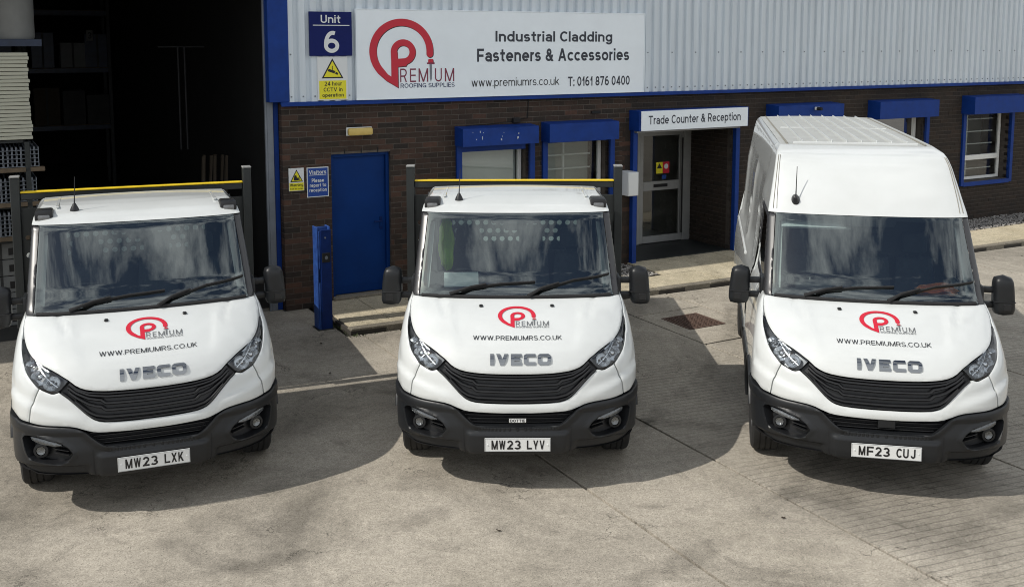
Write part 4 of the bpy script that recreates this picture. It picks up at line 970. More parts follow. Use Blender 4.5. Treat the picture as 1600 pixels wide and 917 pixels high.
def build_vehicle(kind):
    S = Surf(CABTOP if kind == 'truck' else VANTOP)
    root = empty('flatbed_truck' if kind == 'truck' else 'panel_van', (0, 0, 0))
    YB = 2.27                                           # back of the cab
    # --- bonnet
    def crease(q, z):
        x = S.pt(q, z).x; a = 0
        d = seg_d((abs(x), z), (.66, 1.395), (.60, 1.315)); a -= .012*math.exp(-(d/.018)**2)
        a += .005*(1+math.tanh((abs(x)-(.55-.9*(1.38-z)*.35))/.02))*max(0, min(1, (z-1.08)/.12))*max(0, min(1, (1.405-z)/.06))*max(0, min(1, (.86-abs(x))/.2))
        return a
    loop = [(0, .945+g_), (.136, .952+g_), (.226, .967+g_), (.284-.003, .995+g_), (.328, 1.048), (.349, 1.063), (.411, 1.103), (.50, 1.138), (.59, 1.170), (.675, 1.219), (.745, 1.270), (.79, 1.305), (.845, 1.352), (.905, 1.400), (.86, 1.404), (.73, 1.406), (.426, 1.406), (0, 1.406)]
    full_loop = loop+[(-q, z) for q, z in loop[::-1] if q > 0]
    hood = panel(S, 'bonnet', full_loop, M['white'], root, h=.026, rnd=.006, thick=.03, fn=crease)
    for x in (-.30, .30):
        z = 1.364; p = S.at(S.qx(x, z), z, .001); mb = MB(); mb.box(p.x-.016, p.x+.016, p.y-.02, p.y+.02, p.z-.006, p.z+.012, .006); mb.build('washer_jet', M['gloss_black'], hood)
    cx, cv, sx, sv = 0, .587, .157, .130
    for key, V, F in logo_parts():
        if key in ('maroon', 'navy'): key = 'gtext'
        MB().add(on_hood(S, [(cx+x*sx, cv+y*sv) for x, y in V], .0042+(.0006 if key != 'red' else 0)), F).build('bonnet_logo', M[key], hood, smooth=False, fixn=False)
    V, F = text2d('WWW.PREMIUMRS.CO.UK', -.358, .364, .305, .351, .0); MB().add(on_hood(S, V, .0045), F).build('web_address', M['gtext2'], hood, smooth=False, fixn=False)
    # chrome badge letters, slab strokes
    def badge():
        H = 1.0; st = .30; L = []
        L.append(([(0, 0), (.30, 0), (.30, 1), (0, 1)],))
        L.append(([(.50, 1), (.82, 1), (1.0, .42), (1.18, 1), (1.50, 1), (1.16, 0), (.84, 0)],))
        L.append(([(1.72, 0), (2.62, 0), (2.62, .27), (2.02, .27), (2.02, .38), (2.50, .38), (2.50, .62), (2.02, .62), (2.02, .73), (2.62, .73), (2.62, 1), (1.72, 1)],))
        L.append(([(2.98, 0), (3.78, 0), (3.78, .27), (3.13, .27), (3.08, .33), (3.08, .67), (3.13, .73), (3.78, .73), (3.78, 1), (2.98, 1), (2.80, .85), (2.80, .15)],))
        L.append(([(4.14, 0), (4.86, 0), (5.05, .18), (5.05, .82), (4.86, 1), (4.14, 1), (3.95, .82), (3.95, .18)], [(4.30, .27), (4.22, .35), (4.22, .65), (4.30, .73), (4.70, .73), (4.78, .65), (4.78, .35), (4.70, .27)]))
        return L
    for L in badge():
        V_ = []; E_ = []
        for lp in list(L)+[[(-.1, yy), (5.2, yy)] for yy in (.12, .30, .5, .70, .88)]:
            n = len(V_); V_ += [Vector(p) for p in lp]; E_ += [(n+i, n+(i+1) % len(lp)) for i in range(len(lp) if len(lp) > 2 else 1)]
        vo, eo, fo, *_ = delaunay_2d_cdt(V_, E_, [], 0, 1e-6)
        F = []
        for f in fo:
            c = sum((vo[i] for i in f), Vector((0, 0)))/len(f)
            if inside(c, L[0]) and not any(inside(c, h) for h in L[1:]): F.append(tuple(f))
        mp_ = lambda off: [on_hood(S, [(-.217+p.x/5.05*.484, .084+p.y*.092)], off(p.y))[0] for p in vo]
        A, B2 = mp_(lambda y: .006+.009*(1-abs(2*y-1)**1.7)), mp_(lambda y: .001)
        mb = MB(); mb.add(A, F)
        from collections import Counter
        ce = Counter(frozenset((f[i], f[(i+1) % len(f)])) for f in F for i in range(len(f)))
        for f in F:
            for i in range(len(f)):
                a, b = f[i], f[(i+1) % len(f)]
                if ce[frozenset((a, b))] == 1: mb.add([A[b], A[a], B2[a], B2[b]], [(0, 1, 2, 3)])
        mb.build('badge_letter', M['badge'], hood, ang=50, fixn=False, weld=True)
    ll = [(0, .95), (.30, .99), (.40, .90), (.60, .76), (.85, .82), (.95, 1.0), (.97, 1.3), (.93, 1.40), (0, 1.40)]
    panel(S, 'gap_shade_sheet', ll+[(-q, z) for q, z in ll[::-1] if q > 0], M['black'], root, off=-.095, h=.08, rnd=0, rim=False, sm=0)  # added black sheet under the skin, stands in for shade in the panel gaps
    # --- grille
    gl = HOODF[:-1]+[(.331, 1.038), (.386, .976)]+GRL[::-1][1:]
    top = interp(HOODF+[(.36, 1.01), (.388, .973)]); low = interp(GRL)
    gl_full = [(-q, z) for q, z in HOODF[::-1]]+HOODF[1:]+[(.386, .974)]+GRL[::-1][1:]+[(-q, z) for q, z in GRL[1:-1]]+[(-.386, .974)]
    gr = panel(S, 'grille', gl_full, M['gloss_black'], root, off=-.038, h=.035, rnd=0, thick=.02, sm=0)
    qs = [-.40+i*.008 for i in range(101)]
    for k, fr in enumerate((.17, .40, .63, .86)):
        pts = []
        for q in qs:
            if abs(q) > .365-.012*k if k > 1 else abs(q) > (.30, .335)[k]: continue
            zt, zl = top(q), low(q)
            if zt-zl < .03: continue
            kink = .020*max(0, min(1, (abs(q)-.150)/.018)) if k in (1, 2) else 0
            pts.append((q, zl+(zt-zl)*fr+kink*(1-min(1, max(0, (abs(q)-.2)/.12)))))
        mb = MB(); bar(S, pts, -.016, .0135, .016, mb); mb.build('slat', M['gloss_black'], gr, ang=50)
    mb = MB()                                           # lip round the grille
    for A in (HOODF,):
        pts = [(q, top(q)-.010) for q in qs if abs(q) < .325]; bar(S, pts, -.010, .008, .012, mb)
    pts = [(q, low(q)+.010) for q in qs if abs(q) < .375]; bar(S, pts, -.008, .008, .012, mb)
    mb.build('surround', M['gloss_black'], gr, ang=50)
    # --- white nose band and wings
    seam = [(.528, .990), (.582, .898), (.620, .742)]
    up = [(q, z-g_) for q, z in GRL]+[(.428, .952), (.473, .968), (.526, .986)]
    lo_ = [(q, z+.002) for q, z in BANDL[:7]]
    half = up+[(.575, .898), (.614, .742)]+lo_[::-1]
    loop = half[:-1]+[(0, lo_[0][1])]+[(-q, z) for q, z in half[::-1][1:-1]]
    def swoosh(q, z):
        a = abs(q); zc = .80+.25*(a-.30); w = max(0, min(1, (a-.24)/.1))
        return w*.010*math.tanh((z-zc)/.018)*math.exp(-((z-zc)/.10)**2)*-1
    band = panel(S, 'nose_panel', loop, M['white'], root, h=.026, rnd=.006, thick=.03, fn=swoosh)
    YA0 = AY-math.sqrt(AR**2-(.745-AZ)**2)              # where the bumper line meets the arch
    for sg_ in (1, -1):
        L = [(.626, .744), (.586, .899), (.534, .990), (.587, 1.031), (.662, 1.088), (.721, 1.155), (.777, 1.222), (.796, 1.276), (.803, 1.300), (.853, 1.347), (.913, 1.398)]
        L += [(S.qy(.96, 1.405), 1.405), (S.qy(1.395, 1.415), 1.415), (S.qy(1.395, .9), .9), (S.qy(1.395, .58), .58)]
        a0 = math.atan2(.58-AZ, 1.395-AY); a1 = math.atan2(.745-AZ, YA0-AY)
        for i in range(1, 15):
            a = a0+(a1-a0)*i/14; y, z = AY+AR*math.cos(a), AZ+AR*math.sin(a); L.append((S.qy(y, z), z))
        L += [(.86, .790), (.776, .770), (.726, .748)]
        w = panel(S, 'wing', [(q*sg_, z) for q, z in L], M['white'], root, h=.03, rnd=.005, thick=.03, fn=lambda q, z: swoosh(q, z) if abs(q) < .9 else 0)
        # black arch lip
        mb = MB(); pts = []
        for i in range(25):
            a = math.radians(-4)+(math.pi+.06)*i/24; y, z = AY+(AR-.012)*math.cos(a), AZ+(AR-.012)*math.sin(a)
            if y < .545: continue
            p = S.pt(S.qy(y, z), z); pts.append((sg_*(p.x+.002), p.y, p.z))
        mb.tube(pts, .020, 8); mb.build('arch_lip', M['plastic'], w)
        # wheel-house liner
        mb = MB(); v = []
        for i in range(17):
            a = math.pi*i/16; 
            for xx in (.55, .985): v.append((sg_*xx, AY+(AR-.01)*math.cos(a), max(.30, AZ+(AR-.01)*math.sin(a))))
        mb.add(v, [(2*i, 2*i+1, 2*i+3, 2*i+2) for i in range(16)]); mb.build('arch_liner', M['black'], w)
        # --- headlight
        hin = [(.334, 1.044)]+HLIN; hl_loop = hin+HLOUT
        hl_loop = [(q*sg_, z) for q, z in hl_loop]
        hd = pocket(S, 'headlight', hl_loop, .075, M['lampdark'], root)
        for (q, z, r) in ((.450, 1.037, .056), (.545, 1.078, .062), (.640, 1.142, .046)):
            c = S.at(q*sg_, z, -.055); n = S.nrm(q*sg_, z); n = (n+Vector((0, -.8, .1))).normalized(); u = n.cross(Vector((0, 0, 1))).normalized(); w_ = u.cross(n); mb = MB(); v = []; f = []
            for ring, (rr, dp) in enumerate(((.0, -.03), (.45, -.022), (.8, -.004), (1.0, .022))):
                for k in range(16): t = k*math.pi/8; v.append(c+(u*math.cos(t)*1.15+w_*math.sin(t))*r*rr+n*dp)
            for ring in range(3):
                for k in range(16): f.append((ring*16+k, ring*16+(k+1) % 16, (ring+1)*16+(k+1) % 16, (ring+1)*16+k))
            mb.add(v, f); mb.build('reflector', M['reflector'], hd, fixn=False)
            mb = MB(); v = []; f = []
            for ring in range(5):
                a = ring*math.pi/8
                for k in range(12): t = k*math.pi/6; v.append(c+n*(.012+.016*math.cos(a)*1.2)+(u*math.cos(t)+w_*math.sin(t))*r*.42*math.sin(a))
            for ring in range(4):
                for k in range(12): f.append((ring*12+k, ring*12+(k+1) % 12, (ring+1)*12+(k+1) % 12, (ring+1)*12+k))
            mb.add(v, f); mb.build('lamp', M['chrome'], hd)
        mb = MB()                                       # daytime-light blades and bezel steps
        bar(S, [((.40+.03*i)*sg_, 1.005+.020*i+.0012*i*i) for i in range(10)], -.035, .008, .012, mb); mb.build('light_guide', M['reflector'], hd)
        mb = MB(); bar(S, [((.46+.03*i)*sg_, 1.105+.012*i+.0016*i*i) for i in range(8)], -.03, .012, .014, mb); mb.build('bezel', M['reflector'], hd)
        panel(S, 'lens', hl_loop, M['lens'], hd, off=-.003, h=.03, rnd=.004, thick=.012)
    # --- bumper with lower intake, fog pockets
    bt = [(.130, .560), (.159, .580), (.214, .644), (.246, .680), (.303, .711), (.382, .720), (.508, .722), (.623, .731), (.726, .737), (.776, .757)]
    side = []
    for i in range(7):
        z = .735-(.735-.40)*i/6; y = AY-math.sqrt(max(0, AR**2-(z-AZ)**2))-.004; side.append((S.qy(y, z), z))
    bb = [(.80, .405), (.713, .378), (.668, .362), (.544, .350), (.374, .345), (.246, .343), (.126, .338), (0, .336)]
    half = [(0, .558)]+bt+side+bb
    loop = half+[(-q, z) for q, z in half[::-1] if q > 0]
    FOG = [(.684,.620),(.657,.648),(.54,.650),(.37,.606),(.319,.568),(.292,.525),(.33,.463),(.38,.448),(.494,.458),(.61,.474),(.650,.538)]
    sg01 = lambda x: .5*(1+math.tanh(x))
    FL = [(FOG[i], FOG[(i+1) % len(FOG)]) for i in range(len(FOG))]
    IL = [((.250, .684), (.218, .647)), ((.218, .647), (.163, .583)), ((.163, .583), (.134, .562))]
    def bshape(q, z):
        a = abs(q); o = 0
        o += .022*max(0, min(1, (.185-a)/.02))*max(0, min(1, (.515-z)/.015))         # plate plinth
        o += .020*max(0, 1-min(seg_d((a, z), *l) for l in IL)/.034)                  # raised leg beside the intake
        o += .016*sg01((z-.668)/.006)*sg01((a-.26)/.02)                              # upper roll
        o += .012*max(0, 1-min(seg_d((a, z), *l) for l in FL)/.022)                  # lip round the fog recess
        o -= .030*sg01((.428-.05*max(0, a-.5)-z)/.006)*sg01((a-.225)/.012)           # undercut below the crease
        return o
    bu = panel(S, 'bumper', loop, M['plastic'], root, holes=[FOG, [(-q, z) for q, z in FOG]], h=.0165, rnd=.006, thick=.05, fn=bshape)
    for sg_ in (1, -1):                                  # joints of the bumper's centre section
        mb = MB(); v = []
        for i in range(13):
            z = .345+.205*i/12
            for dq in (-.0022, .0022): v.append(S.at((.196+dq)*sg_, z, bshape(.196, z)+.0015))
        mb.add(v, [(2*i, 2*i+1, 2*i+3, 2*i+2) for i in range(12)]); mb.build('bumper_joint', M['black'], bu)
    # under-tray closing the bumper
    mb = MB(); v = []
    for i in range(41):
        q = -.9+1.8*i/40; p = S.at(q, .350 if abs(q) < .6 else .37, -.02); v += [p, Vector((p.x*.9, 1.0, .30))]
    mb.add(v, [(2*i, 2*i+2, 2*i+3, 2*i+1) for i in range(40)]); mb.build('under_tray', M['black'], bu)
    # intake behind
    il = [(0, .545), (.14, .545), (.175, .58), (.232, .65), (.26, .695), (.20, .69), (.13, .68), (0, .672)]
    ip = panel(S, 'lower_intake', il+[(-q, z) for q, z in il[::-1] if q > 0], M['black'], root, off=-.075, h=.04, rnd=0, thick=.01, sm=0)
    for k, z in enumerate((.585, .612, .640, .664)):
        w_ = (.16, .185, .205, .225)[k]; mb = MB(); bar(S, [(-w_+2*w_*i/30, z) for i in range(31)], -.055, .005, .012, mb); mb.build('slat', M['gloss_black'], ip, ang=50)
    mb = MB(); v = []
    for i in range(31):
        q = -.16+.32*i/30; v += [S.at(q, .556, .004), S.at(q, .575, -.075)]
    mb.add(v, [(2*i, 2*i+2, 2*i+3, 2*i+1) for i in range(30)]); mb.build('intake_shelf', M['plastic'], bu)
    mb = MB()                                           # moulded step ribs on the shelf
    for i in range(-9, 10): 
        p = S.at(i*.0135, .535, .001); mb.box(p.x-.0085, p.x+.0085, p.y-.004, p.y+.01, .522, .548, .002)
    tag(mb.build('step_ribs', M['plastic'], bu), kind='stuff')
    for sg_ in (1, -1):
        pk = pocket(S, 'fog_light_recess', [(q*sg_, z) for q, z in FOG], .085, M['gloss_black'], root, off=-.004)
        pk['label'] = 'dark recess in the bumper with a round fog light'
        drl = [(.629,.634),(.538,.630),(.384,.598),(.372,.583),(.445,.580),(.613,.607)]
        panel(S, 'indicator_lens', [(q*sg_, z) for q, z in drl], M['drl'], pk, off=-.030, h=.03, rnd=.003, thick=.03)
        panel(S, 'indicator_cover', [(q*sg_, z) for q, z in drl], M['lens'], pk, off=-.022, h=.03, rnd=.003, thick=.008)
        c = S.at(.54*sg_, .535, -.05); n = (S.nrm(.54*sg_, .535)+Vector((0, -1.2, 0))).normalized(); u = n.cross(Vector((0, 0, 1))).normalized(); w_ = u.cross(n)
        def disc(prof, m, nm, nn=24):
            mb = MB(); v = []; f = []
            for rr, dp in prof:
                for k in range(nn): t = k*2*math.pi/nn; v.append(c+(u*math.cos(t)+w_*math.sin(t))*rr+n*dp)
            for i in range(len(prof)-1):
                for k in range(nn): f.append((i*nn+k, i*nn+(k+1) % nn, (i+1)*nn+(k+1) % nn, (i+1)*nn+k))
            if prof[0][0] < .01: f.append(tuple(range(nn)))
            mb.add(v, f); mb.build(nm, m, pk, fixn=True)
        disc([(.001, .002), (.018, .004), (.032, .010), (.036, -.01)], M['foglens'], 'fog_lamp'); disc([(.037, .014), (.054, .012), (.058, -.03)], M['plastic'], 'fog_bezel')
        mb = MB()
        for k in range(2): bar(S, [((.33+.012*i)*sg_, .50+.035*k+.003*i) for i in range(9)], -.06, .007, .018, mb)
        mb.build('recess_fin', M['gloss_black'], pk)
    # --- windscreen
    wo = [(0, 1.412), (.45, 1.412), (.725, 1.414), (.745, 1.43), (.75, 1.70), (.748, 2.02), (.735, 2.045), (.40, 2.050), (0, 2.051)]
    full_o = wo+[(-q, z) for q, z in wo[::-1] if q > 0]
    clear = [(0, 1.478), (.45, 1.468), (.64, 1.470), (.705, 1.485), (.722, 1.53), (.712, 1.72), (.704, 1.94), (.69, 1.985), (.64, 2.008), (.173, 2.020), (.148, 1.975), (0, 1.972)]
    clear_f = clear+[(-q, z) for q, z in clear[::-1] if q > 0]
    NQ, NZ = 72, 40; v = []; nn = []
    for j in range(NZ+1):
        z = 1.412+(2.050-1.412)*j/NZ
        for i in range(NQ+1):
            q = -.748+1.496*i/NQ; v.append(S.pt(q, z)); nn.append(S.nrm(q, z, 6e-3))
    wm = MB().add(v, [(j*(NQ+1)+i, j*(NQ+1)+i+1, (j+1)*(NQ+1)+i+1, (j+1)*(NQ+1)+i) for j in range(NZ) for i in range(NQ)]).mesh('windscreen')
    wm.polygons.foreach_set('use_smooth', [True]*len(wm.polygons)); wm.normals_split_custom_set_from_vertices([tuple(n) for n in nn]); wm.materials.append(M['glass'])
    wsn = bpy.data.objects.new('windscreen', wm); COL.objects.link(wsn); wsn.parent = root
    wsn['label'] = 'large curved windscreen reflecting the clouds'
    panel(S, 'frit_border', full_o, M['frit'], wsn, holes=[clear_f], off=-.006, h=.05, rnd=0, thick=.01, sm=0)
    mb = MB(); bar(S, [(-.70+1.4*i/30, 1.414) for i in range(31)], .004, .016, .010, mb); mb.build('scuttle_seal', M['rubber'], wsn)
    for pts in ([(-.419, 1.420), (-.34, 1.448), (-.272, 1.474), (-.08, 1.505), (.107, 1.519)], [(.057, 1.412), (.147, 1.466), (.363, 1.528), (.713, 1.564)]):
        wp = bpy.data.objects.new('wiper', None); COL.objects.link(wp); wp.parent = root; wp.location = (0, 0, 0)
        n = len(pts); arm = [S.at(q, z, .030 if i else .02) for i, (q, z) in enumerate(pts[:3 if n == 5 else 2])]
        a, b = Vector(pts[0]), Vector(pts[2 if n == 5 else 1]); mid = Vector(pts[3 if n == 5 else 2])
        arm += [S.at((b.x+mid.x)/2, (b.y+mid.y)/2+.004, .040)]
        mb = MB(); mb.tube(arm, [.017, .013]+[.010]*(len(arm)-3)+[.008] if len(arm) > 3 else [.017, .012, .008], 8); mb.build('arm', M['rubber'], wp)
        bl_ = pts[1:] if n == 5 else pts[1:]
        mb = MB(); fine = []
        for (q0, z0), (q1, z1) in zip(bl_, bl_[1:]):
            for i in range(6): t = i/6; fine.append((q0+(q1-q0)*t, z0+(z1-z0)*t))
        fine.append(bl_[-1]); bar(S, fine, .014, .010, .012, mb); mb.build('blade', M['rubber'], wp)
    # --- pillars, side windows, doors
    for sg_ in (1, -1):
        L = [(.752, 1.408), (.757, 1.70), (.754, 2.035), (.76, 2.050), (1.0, 2.050), (1.0, 1.70), (1.0, 1.412), (.90, 1.406)]
        panel(S, 'windscreen_pillar', [(q*sg_, z) for q, z in L], M['pillar'], root, h=.03, rnd=.006, thick=.03, fn=lambda q, z: -.004)
        # cabin side of the pillar, pale trim
        mb = MB(); v = []
        for i in range(13):
            z = 1.45+.55*i/12; v += [S.at(.655*sg_, z, -.055), S.at(.90*sg_, z, -.085)]
        mb.add(v, [(2*i, 2*i+1, 2*i+3, 2*i+2) for i in range(12)]); mb.build('pillar_trim', M['trim'], root)
        q = lambda y, z: (S.qy(y, z)*sg_, z)
        frame = [q(.98, 1.42), q(YB-.08, 1.42), q(YB-.08, 2.05), q(1.46, 2.05)]
        frame = [(1.004*sg_, 1.42), q(YB-.08, 1.42), q(YB-.08, 2.048), (1.004*sg_, 2.048), (1.004*sg_, 1.74)]
        gl_ = [q(1.13, 1.47), q(YB-.17, 1.47), q(YB-.17, 1.99), q(1.50, 1.99), q(1.46, 1.95)]
        dr = panel(S, 'door', [q(1.405, .50), q(YB-.08, .50), q(YB-.08, 1.412), q(1.405, 1.412)], M['white'], root, h=.05, rnd=.006, thick=.03)
        panel(S, 'window_frame', frame, M['pillar'], dr, holes=[gl_], h=.05, rnd=.004, thick=.03, sm=0)
        panel(S, 'side_window', gl_, M['sideglass'], dr, off=-.008, h=.08, rnd=0, rim=False, sm=0)
        p = S.pt(S.qy(2.02, 1.2), 1.2); mb = MB(); mb.box(p.x*sg_-.02, p.x*sg_+.03, 1.95, 2.12, 1.18, 1.22, .008); mb.build('door_handle', M['plastic'], dr)
        panel(S, 'side_moulding', [q(1.41, .60), q(YB-.085, .60), q(YB-.085, .72), q(1.41, .72)], M['plastic'], dr, off=.018, h=.06, rnd=.006, thick=.02)
        panel(S, 'sill_panel', [q(1.40, .36), q(YB-.02, .36), q(YB-.02, .494), q(1.40, .494)], M['plastic'], root, h=.06, rnd=.005)
        panel(S, 'rear_pillar', [q(YB-.075, .50), q(YB, .50), q(YB, 2.05), q(YB-.075, 2.05)], M['white'], root, h=.06, rnd=.004)
        # --- mirror
        mr = bpy.data.objects.new('door_mirror', None); COL.objects.link(mr); mr.parent = root; mr.location = (sg_*1.10, 1.13, 1.43)
        mb = MB(); v = []; f = []; N = 20; Mz = 14
        for j in range(Mz+1):
            t = -1+2*j/Mz; z = .178*t; sc = (1-abs(t)**5)**(1/3.2)
            for k in range(N):
                a = 2*math.pi*k/N; ca, sa = math.cos(a), math.sin(a); ex = 2/3.4
                x = math.copysign(abs(ca)**ex, ca)*(.088-.006*t)*sc; y = math.copysign(abs(sa)**ex, sa)*(.085 if sa < 0 else .055)*(sc**.8)
                v.append((x+.010*t*-sg_, y, z))
        for j in range(Mz):
            for k in range(N): f.append((j*N+k, j*N+(k+1) % N, (j+1)*N+(k+1) % N, (j+1)*N+k))
        f += [tuple(range(N)), tuple(range(Mz*N, Mz*N+N))]
        mb.add(v, f); mb.build('housing', M['plastic'], mr, ang=60)
        mb = MB(); mb.box(-.072, .072, .054, .062, -.13, .13, .006); mb.build('mirror_glass', M['chrome'], mr)
        mb = MB(); mb.box(-.086, .086, -.088, -.03, -.048, -.040, .002); mb.box(.02*sg_-.03, .02*sg_+.03, -.0875, -.04, -.12, -.06, .004); mb.build('housing_trim', M['gloss_black'], mr)
        for zz in (.045, -.085):
            mb = MB(); mb.box(min(-sg_*.07, -sg_*.225), max(-sg_*.07, -sg_*.225), -.028, .028, zz-.026, zz+.026, .014); mb.build('arm', M['plastic'], mr)
        mb = MB(); mb.box(min(-sg_*.175, -sg_*.215), max(-sg_*.175, -sg_*.215), -.10, .10, -.15, .09, .012); mb.build('foot', M['plastic'], mr)
        # --- wheels
        for yy in (AY, AY+3.52):
            tr_ = kind == 'truck' and yy > 2
            wh = bpy.data.objects.new('wheel', None); COL.objects.link(wh); wh.parent = root; wh.location = (sg_*.865, yy, .345)
            mb = MB(); pr = [(.205, -.095), (.235, -.112), (.28, -.118), (.318, -.113), (.338, -.098), (.345, -.075), (.345, -.052), (.337, -.050), (.337, -.042), (.345, -.040), (.345, -.004), (.337, -.002), (.337, .006), (.345, .008), (.345, .040), (.337, .042), (.337, .050), (.345, .052), (.345, .075), (.338, .098), (.318, .113), (.28, .118), (.235, .112), (.205, .095)]
            mb.lathe(pr, (0, 0, 0), 'x', 48); mb.build('tyre', M['tyre'], wh, ang=30)
            mb = MB(); o_ = sg_; mb.lathe([(0, .05*o_), (.06, .055*o_), (.075, .03*o_), (.14, .02*o_), (.17, .06*o_), (.195, .085*o_), (.207, .10*o_), (.207, -.09*o_)], (0, 0, 0), 'x', 40); mb.build('rim', M['rim'], wh, ang=40)
    # --- roof
    def cap(z1, ye, crown, m, name):
        mb = MB(); nx, ny = 24, 18; v = []
        for j in range(ny+1):
            for i in range(nx+1):
                q = -1+2*i/nx; p = S.pt(q, z1); y = p.y+(ye-p.y)*j/ny; t = j/ny
                w = abs(p.x)/.8; v.append((p.x, y, z1+crown*(1-w*w)*min(1, t*4)))
        mb.add(v, [(j*(nx+1)+i, j*(nx+1)+i+1, (j+1)*(nx+1)+i+1, (j+1)*(nx+1)+i) for j in range(ny) for i in range(nx)])
        return mb.build(name, m, root, fixn=False, ang=60)
    if kind == 'truck':
        z1 = 2.155
        Q = lambda z: S.qy(YB, z)
        zz = [2.054, 2.07, 2.09, 2.11, 2.13, 2.145, z1]
        L = [(-Q(z), z) for z in zz[::-1]]+[(Q(z), z) for z in zz]
        L = [(Q(z), z) for z in zz]; L = [(-Q(2.054), 2.054), (-.5, 2.054), (0, 2.054), (.5, 2.054)]+L+[(.5, z1), (0, z1), (-.5, z1)]+[(-q, z) for q, z in L[::-1]][:-1]
        rf = panel(S, 'roof', L, M['white'], root, h=.03, rnd=.0, thick=.02, rim=False, sm=0)
        cp = cap(z1, YB, .016, M['white'], 'roof_top'); cp.parent = rf
        for x in (-.66, .66): MB().box(x-.014, x+.014, 1.62, YB-.03, 2.150, 2.163, .004).build('roof_bead', M['white'], rf)
        for sg_ in (1, -1):                              # marker lights
            c = S.at(.70*sg_, 2.108, .0); mk = bpy.data.objects.new('marker_light', None); COL.objects.link(mk); mk.parent = root; mk.location = c
            mb = MB(); mb.box(-.072, .072, -.050, .16, -.052, .052, .022); mb.build('housing', M['gloss_black'], mk)
            mb = MB(); mb.box(-.048, .048, -.060, -.03, -.034, .018, .012); mb.build('lens', M['drl'], mk)
        ac = S.at(S.qx(-.52, 2.138), 2.138, 0); an = bpy.data.objects.new('aerial', None); COL.objects.link(an); an.parent = root; an.location = ac
        tip = Vector((.01, .06, .23))
        # back wall with window
        bwm = MB()
        for a, b, c, d in ((-.88, .88, .55, 1.52), (-.88, -.62, 1.52, 1.93), (.62, .88, 1.52, 1.93), (-.86, .86, 1.93, 2.10)): bwm.box(a, b, YB-.04, YB-.002, c, d)
        bk = bwm.build('cab_back', M['dash'], root, smooth=False)
        MB().poly([(-.62, YB-.02, 1.52), (.62, YB-.02, 1.52), (.62, YB-.02, 1.93), (-.62, YB-.02, 1.93)]).build('rear_window', M['sideglass'], bk, smooth=False)
    else:
        z1 = 2.592; YE = 5.90
        QF = lambda z: S.qy(2.40, z)
        zz = [2.054, 2.10, 2.2, 2.3, 2.4, 2.46, 2.5, 2.53, 2.55, 2.565, 2.58, z1]
        A = [(QF(z), z) for z in zz]
        L = [(-QF(2.054), 2.054), (-.5, 2.054), (0, 2.054), (.5, 2.054)]+A+[(.5, z1), (0, z1), (-.5, z1)]+[(-q, z) for q, z in A[::-1]][:-1]
        def dome(q, z):
            a = abs(q); return -.006*math.exp(-((a-.80)/.012)**2)-.004*math.exp(-((a-.865)/.012)**2)
        rf = panel(S, 'high_roof_front', L, M['white'], root, h=.03, rnd=0, thick=.02, rim=False, sm=0)
        # drip-channel lines beside the front panel
        for sg_ in (1, -1):
            mb = MB(); bar(S, [((.80+.0*i)*sg_, 2.085+.44*i/20) for i in range(21)], .001, .004, .004, mb); mb.build('channel_seam', M['roofseam'], rf)
            mb = MB(); bar(S, [((.735)*sg_, 2.085+.44*i/20) for i in range(21)], .001, .003, .004, mb); mb.build('channel_seam', M['roofseam'], rf)
            q = lambda y, z: (S.qy(y, z)*sg_, z)
            PK = ((2.55, 3.92, 1.34, 2.24), (4.04, 5.66, 1.34, 2.24))
            ys = sorted({YB+.008, 2.408, YE, *[v_ for k_ in PK for y_ in k_[:2] for v_ in (y_, y_+(.035 if y_ in (2.55, 4.04) else -.035))], 3.0, 3.5, 4.6, 5.1, 5.78})
            zs_ = sorted({.86, 1.0, 1.2, 2.056, 2.15, 2.3, 2.35, 2.4, 2.44, 2.48, 2.51, 2.53, 2.55, 2.57, 2.582, 2.5915, 1.34, 1.375, 2.24, 2.205, 1.6, 1.9})
            v = []; f = []
            for z in zs_:
                for y in ys:
                    d_ = -.006 if any(k_[0]+.034 < y < k_[1]-.034 and k_[2]+.034 < z < k_[3]-.034 for k_ in PK) else 0
                    qq = q(y, z); v.append(S.at(qq[0], z, d_))
            ny = len(ys)
            for j in range(len(zs_)-1):
                for i in range(ny-1):
                    if ys[i] < 2.40 and zs_[j] >= 2.05: continue
                    k_ = j*ny+i; f.append((k_, k_+1, k_+1+ny, k_+ny) if sg_ > 0 else (k_+ny, k_+1+ny, k_+1, k_))
            sp = MB().add(v, f).build('side_panel', M['white'], root, fixn=False, ang=30)
            panel(S, 'lower_side_panel', [q(YB+.008, z) for z in (.50, .7, .855)]+[q(YE, z) for z in (.855, .7, .5)]+[q(AY+3.52+.45*math.cos(a_), .352+.45*math.sin(a_)) for a_ in [.35+(math.pi-.70)*i/12 for i in range(13)]], M['white'], root, h=.06, rnd=.003, thick=.03, sm=0)
            panel(S, 'side_moulding', [q(YB+.02, .60), q(4.0, .60), q(4.0, .72), q(YB+.02, .72)], M['plastic'], sp, off=.018, h=.08, rnd=.006, thick=.02)
            mb = MB(); mb.box(sg_*.955-.02, sg_*.955+.02, 3.4, 5.8, 1.235, 1.275, .008); mb.build('door_rail', M['white'], sp)
        cp = cap(z1, YE, .022, M['dusty'], 'roof_top'); cp.parent = rf
        for i in range(8):
            x = -.49+i*.14; y0 = 2.30
            mb = MB(); mb.box(x-.007, x+.007, y0, YE-.05, 2.59, 2.626+.008*(1-(x/.5)**2), .009); mb.build('roof_rib', M['white'], cp)
        for y in (2.26, 4.02): mb = MB(); mb.box(-.58, .58, y-.006, y+.006, 2.585, 2.614, .004); mb.build('roof_cross_rib', M['white'], cp)
        for x in (-.64, .64): mb = MB(); mb.box(x-.010, x+.010, 2.22, YE, 2.585, 2.606, .003); mb.build('drip_channel', M['roofseam'], cp)
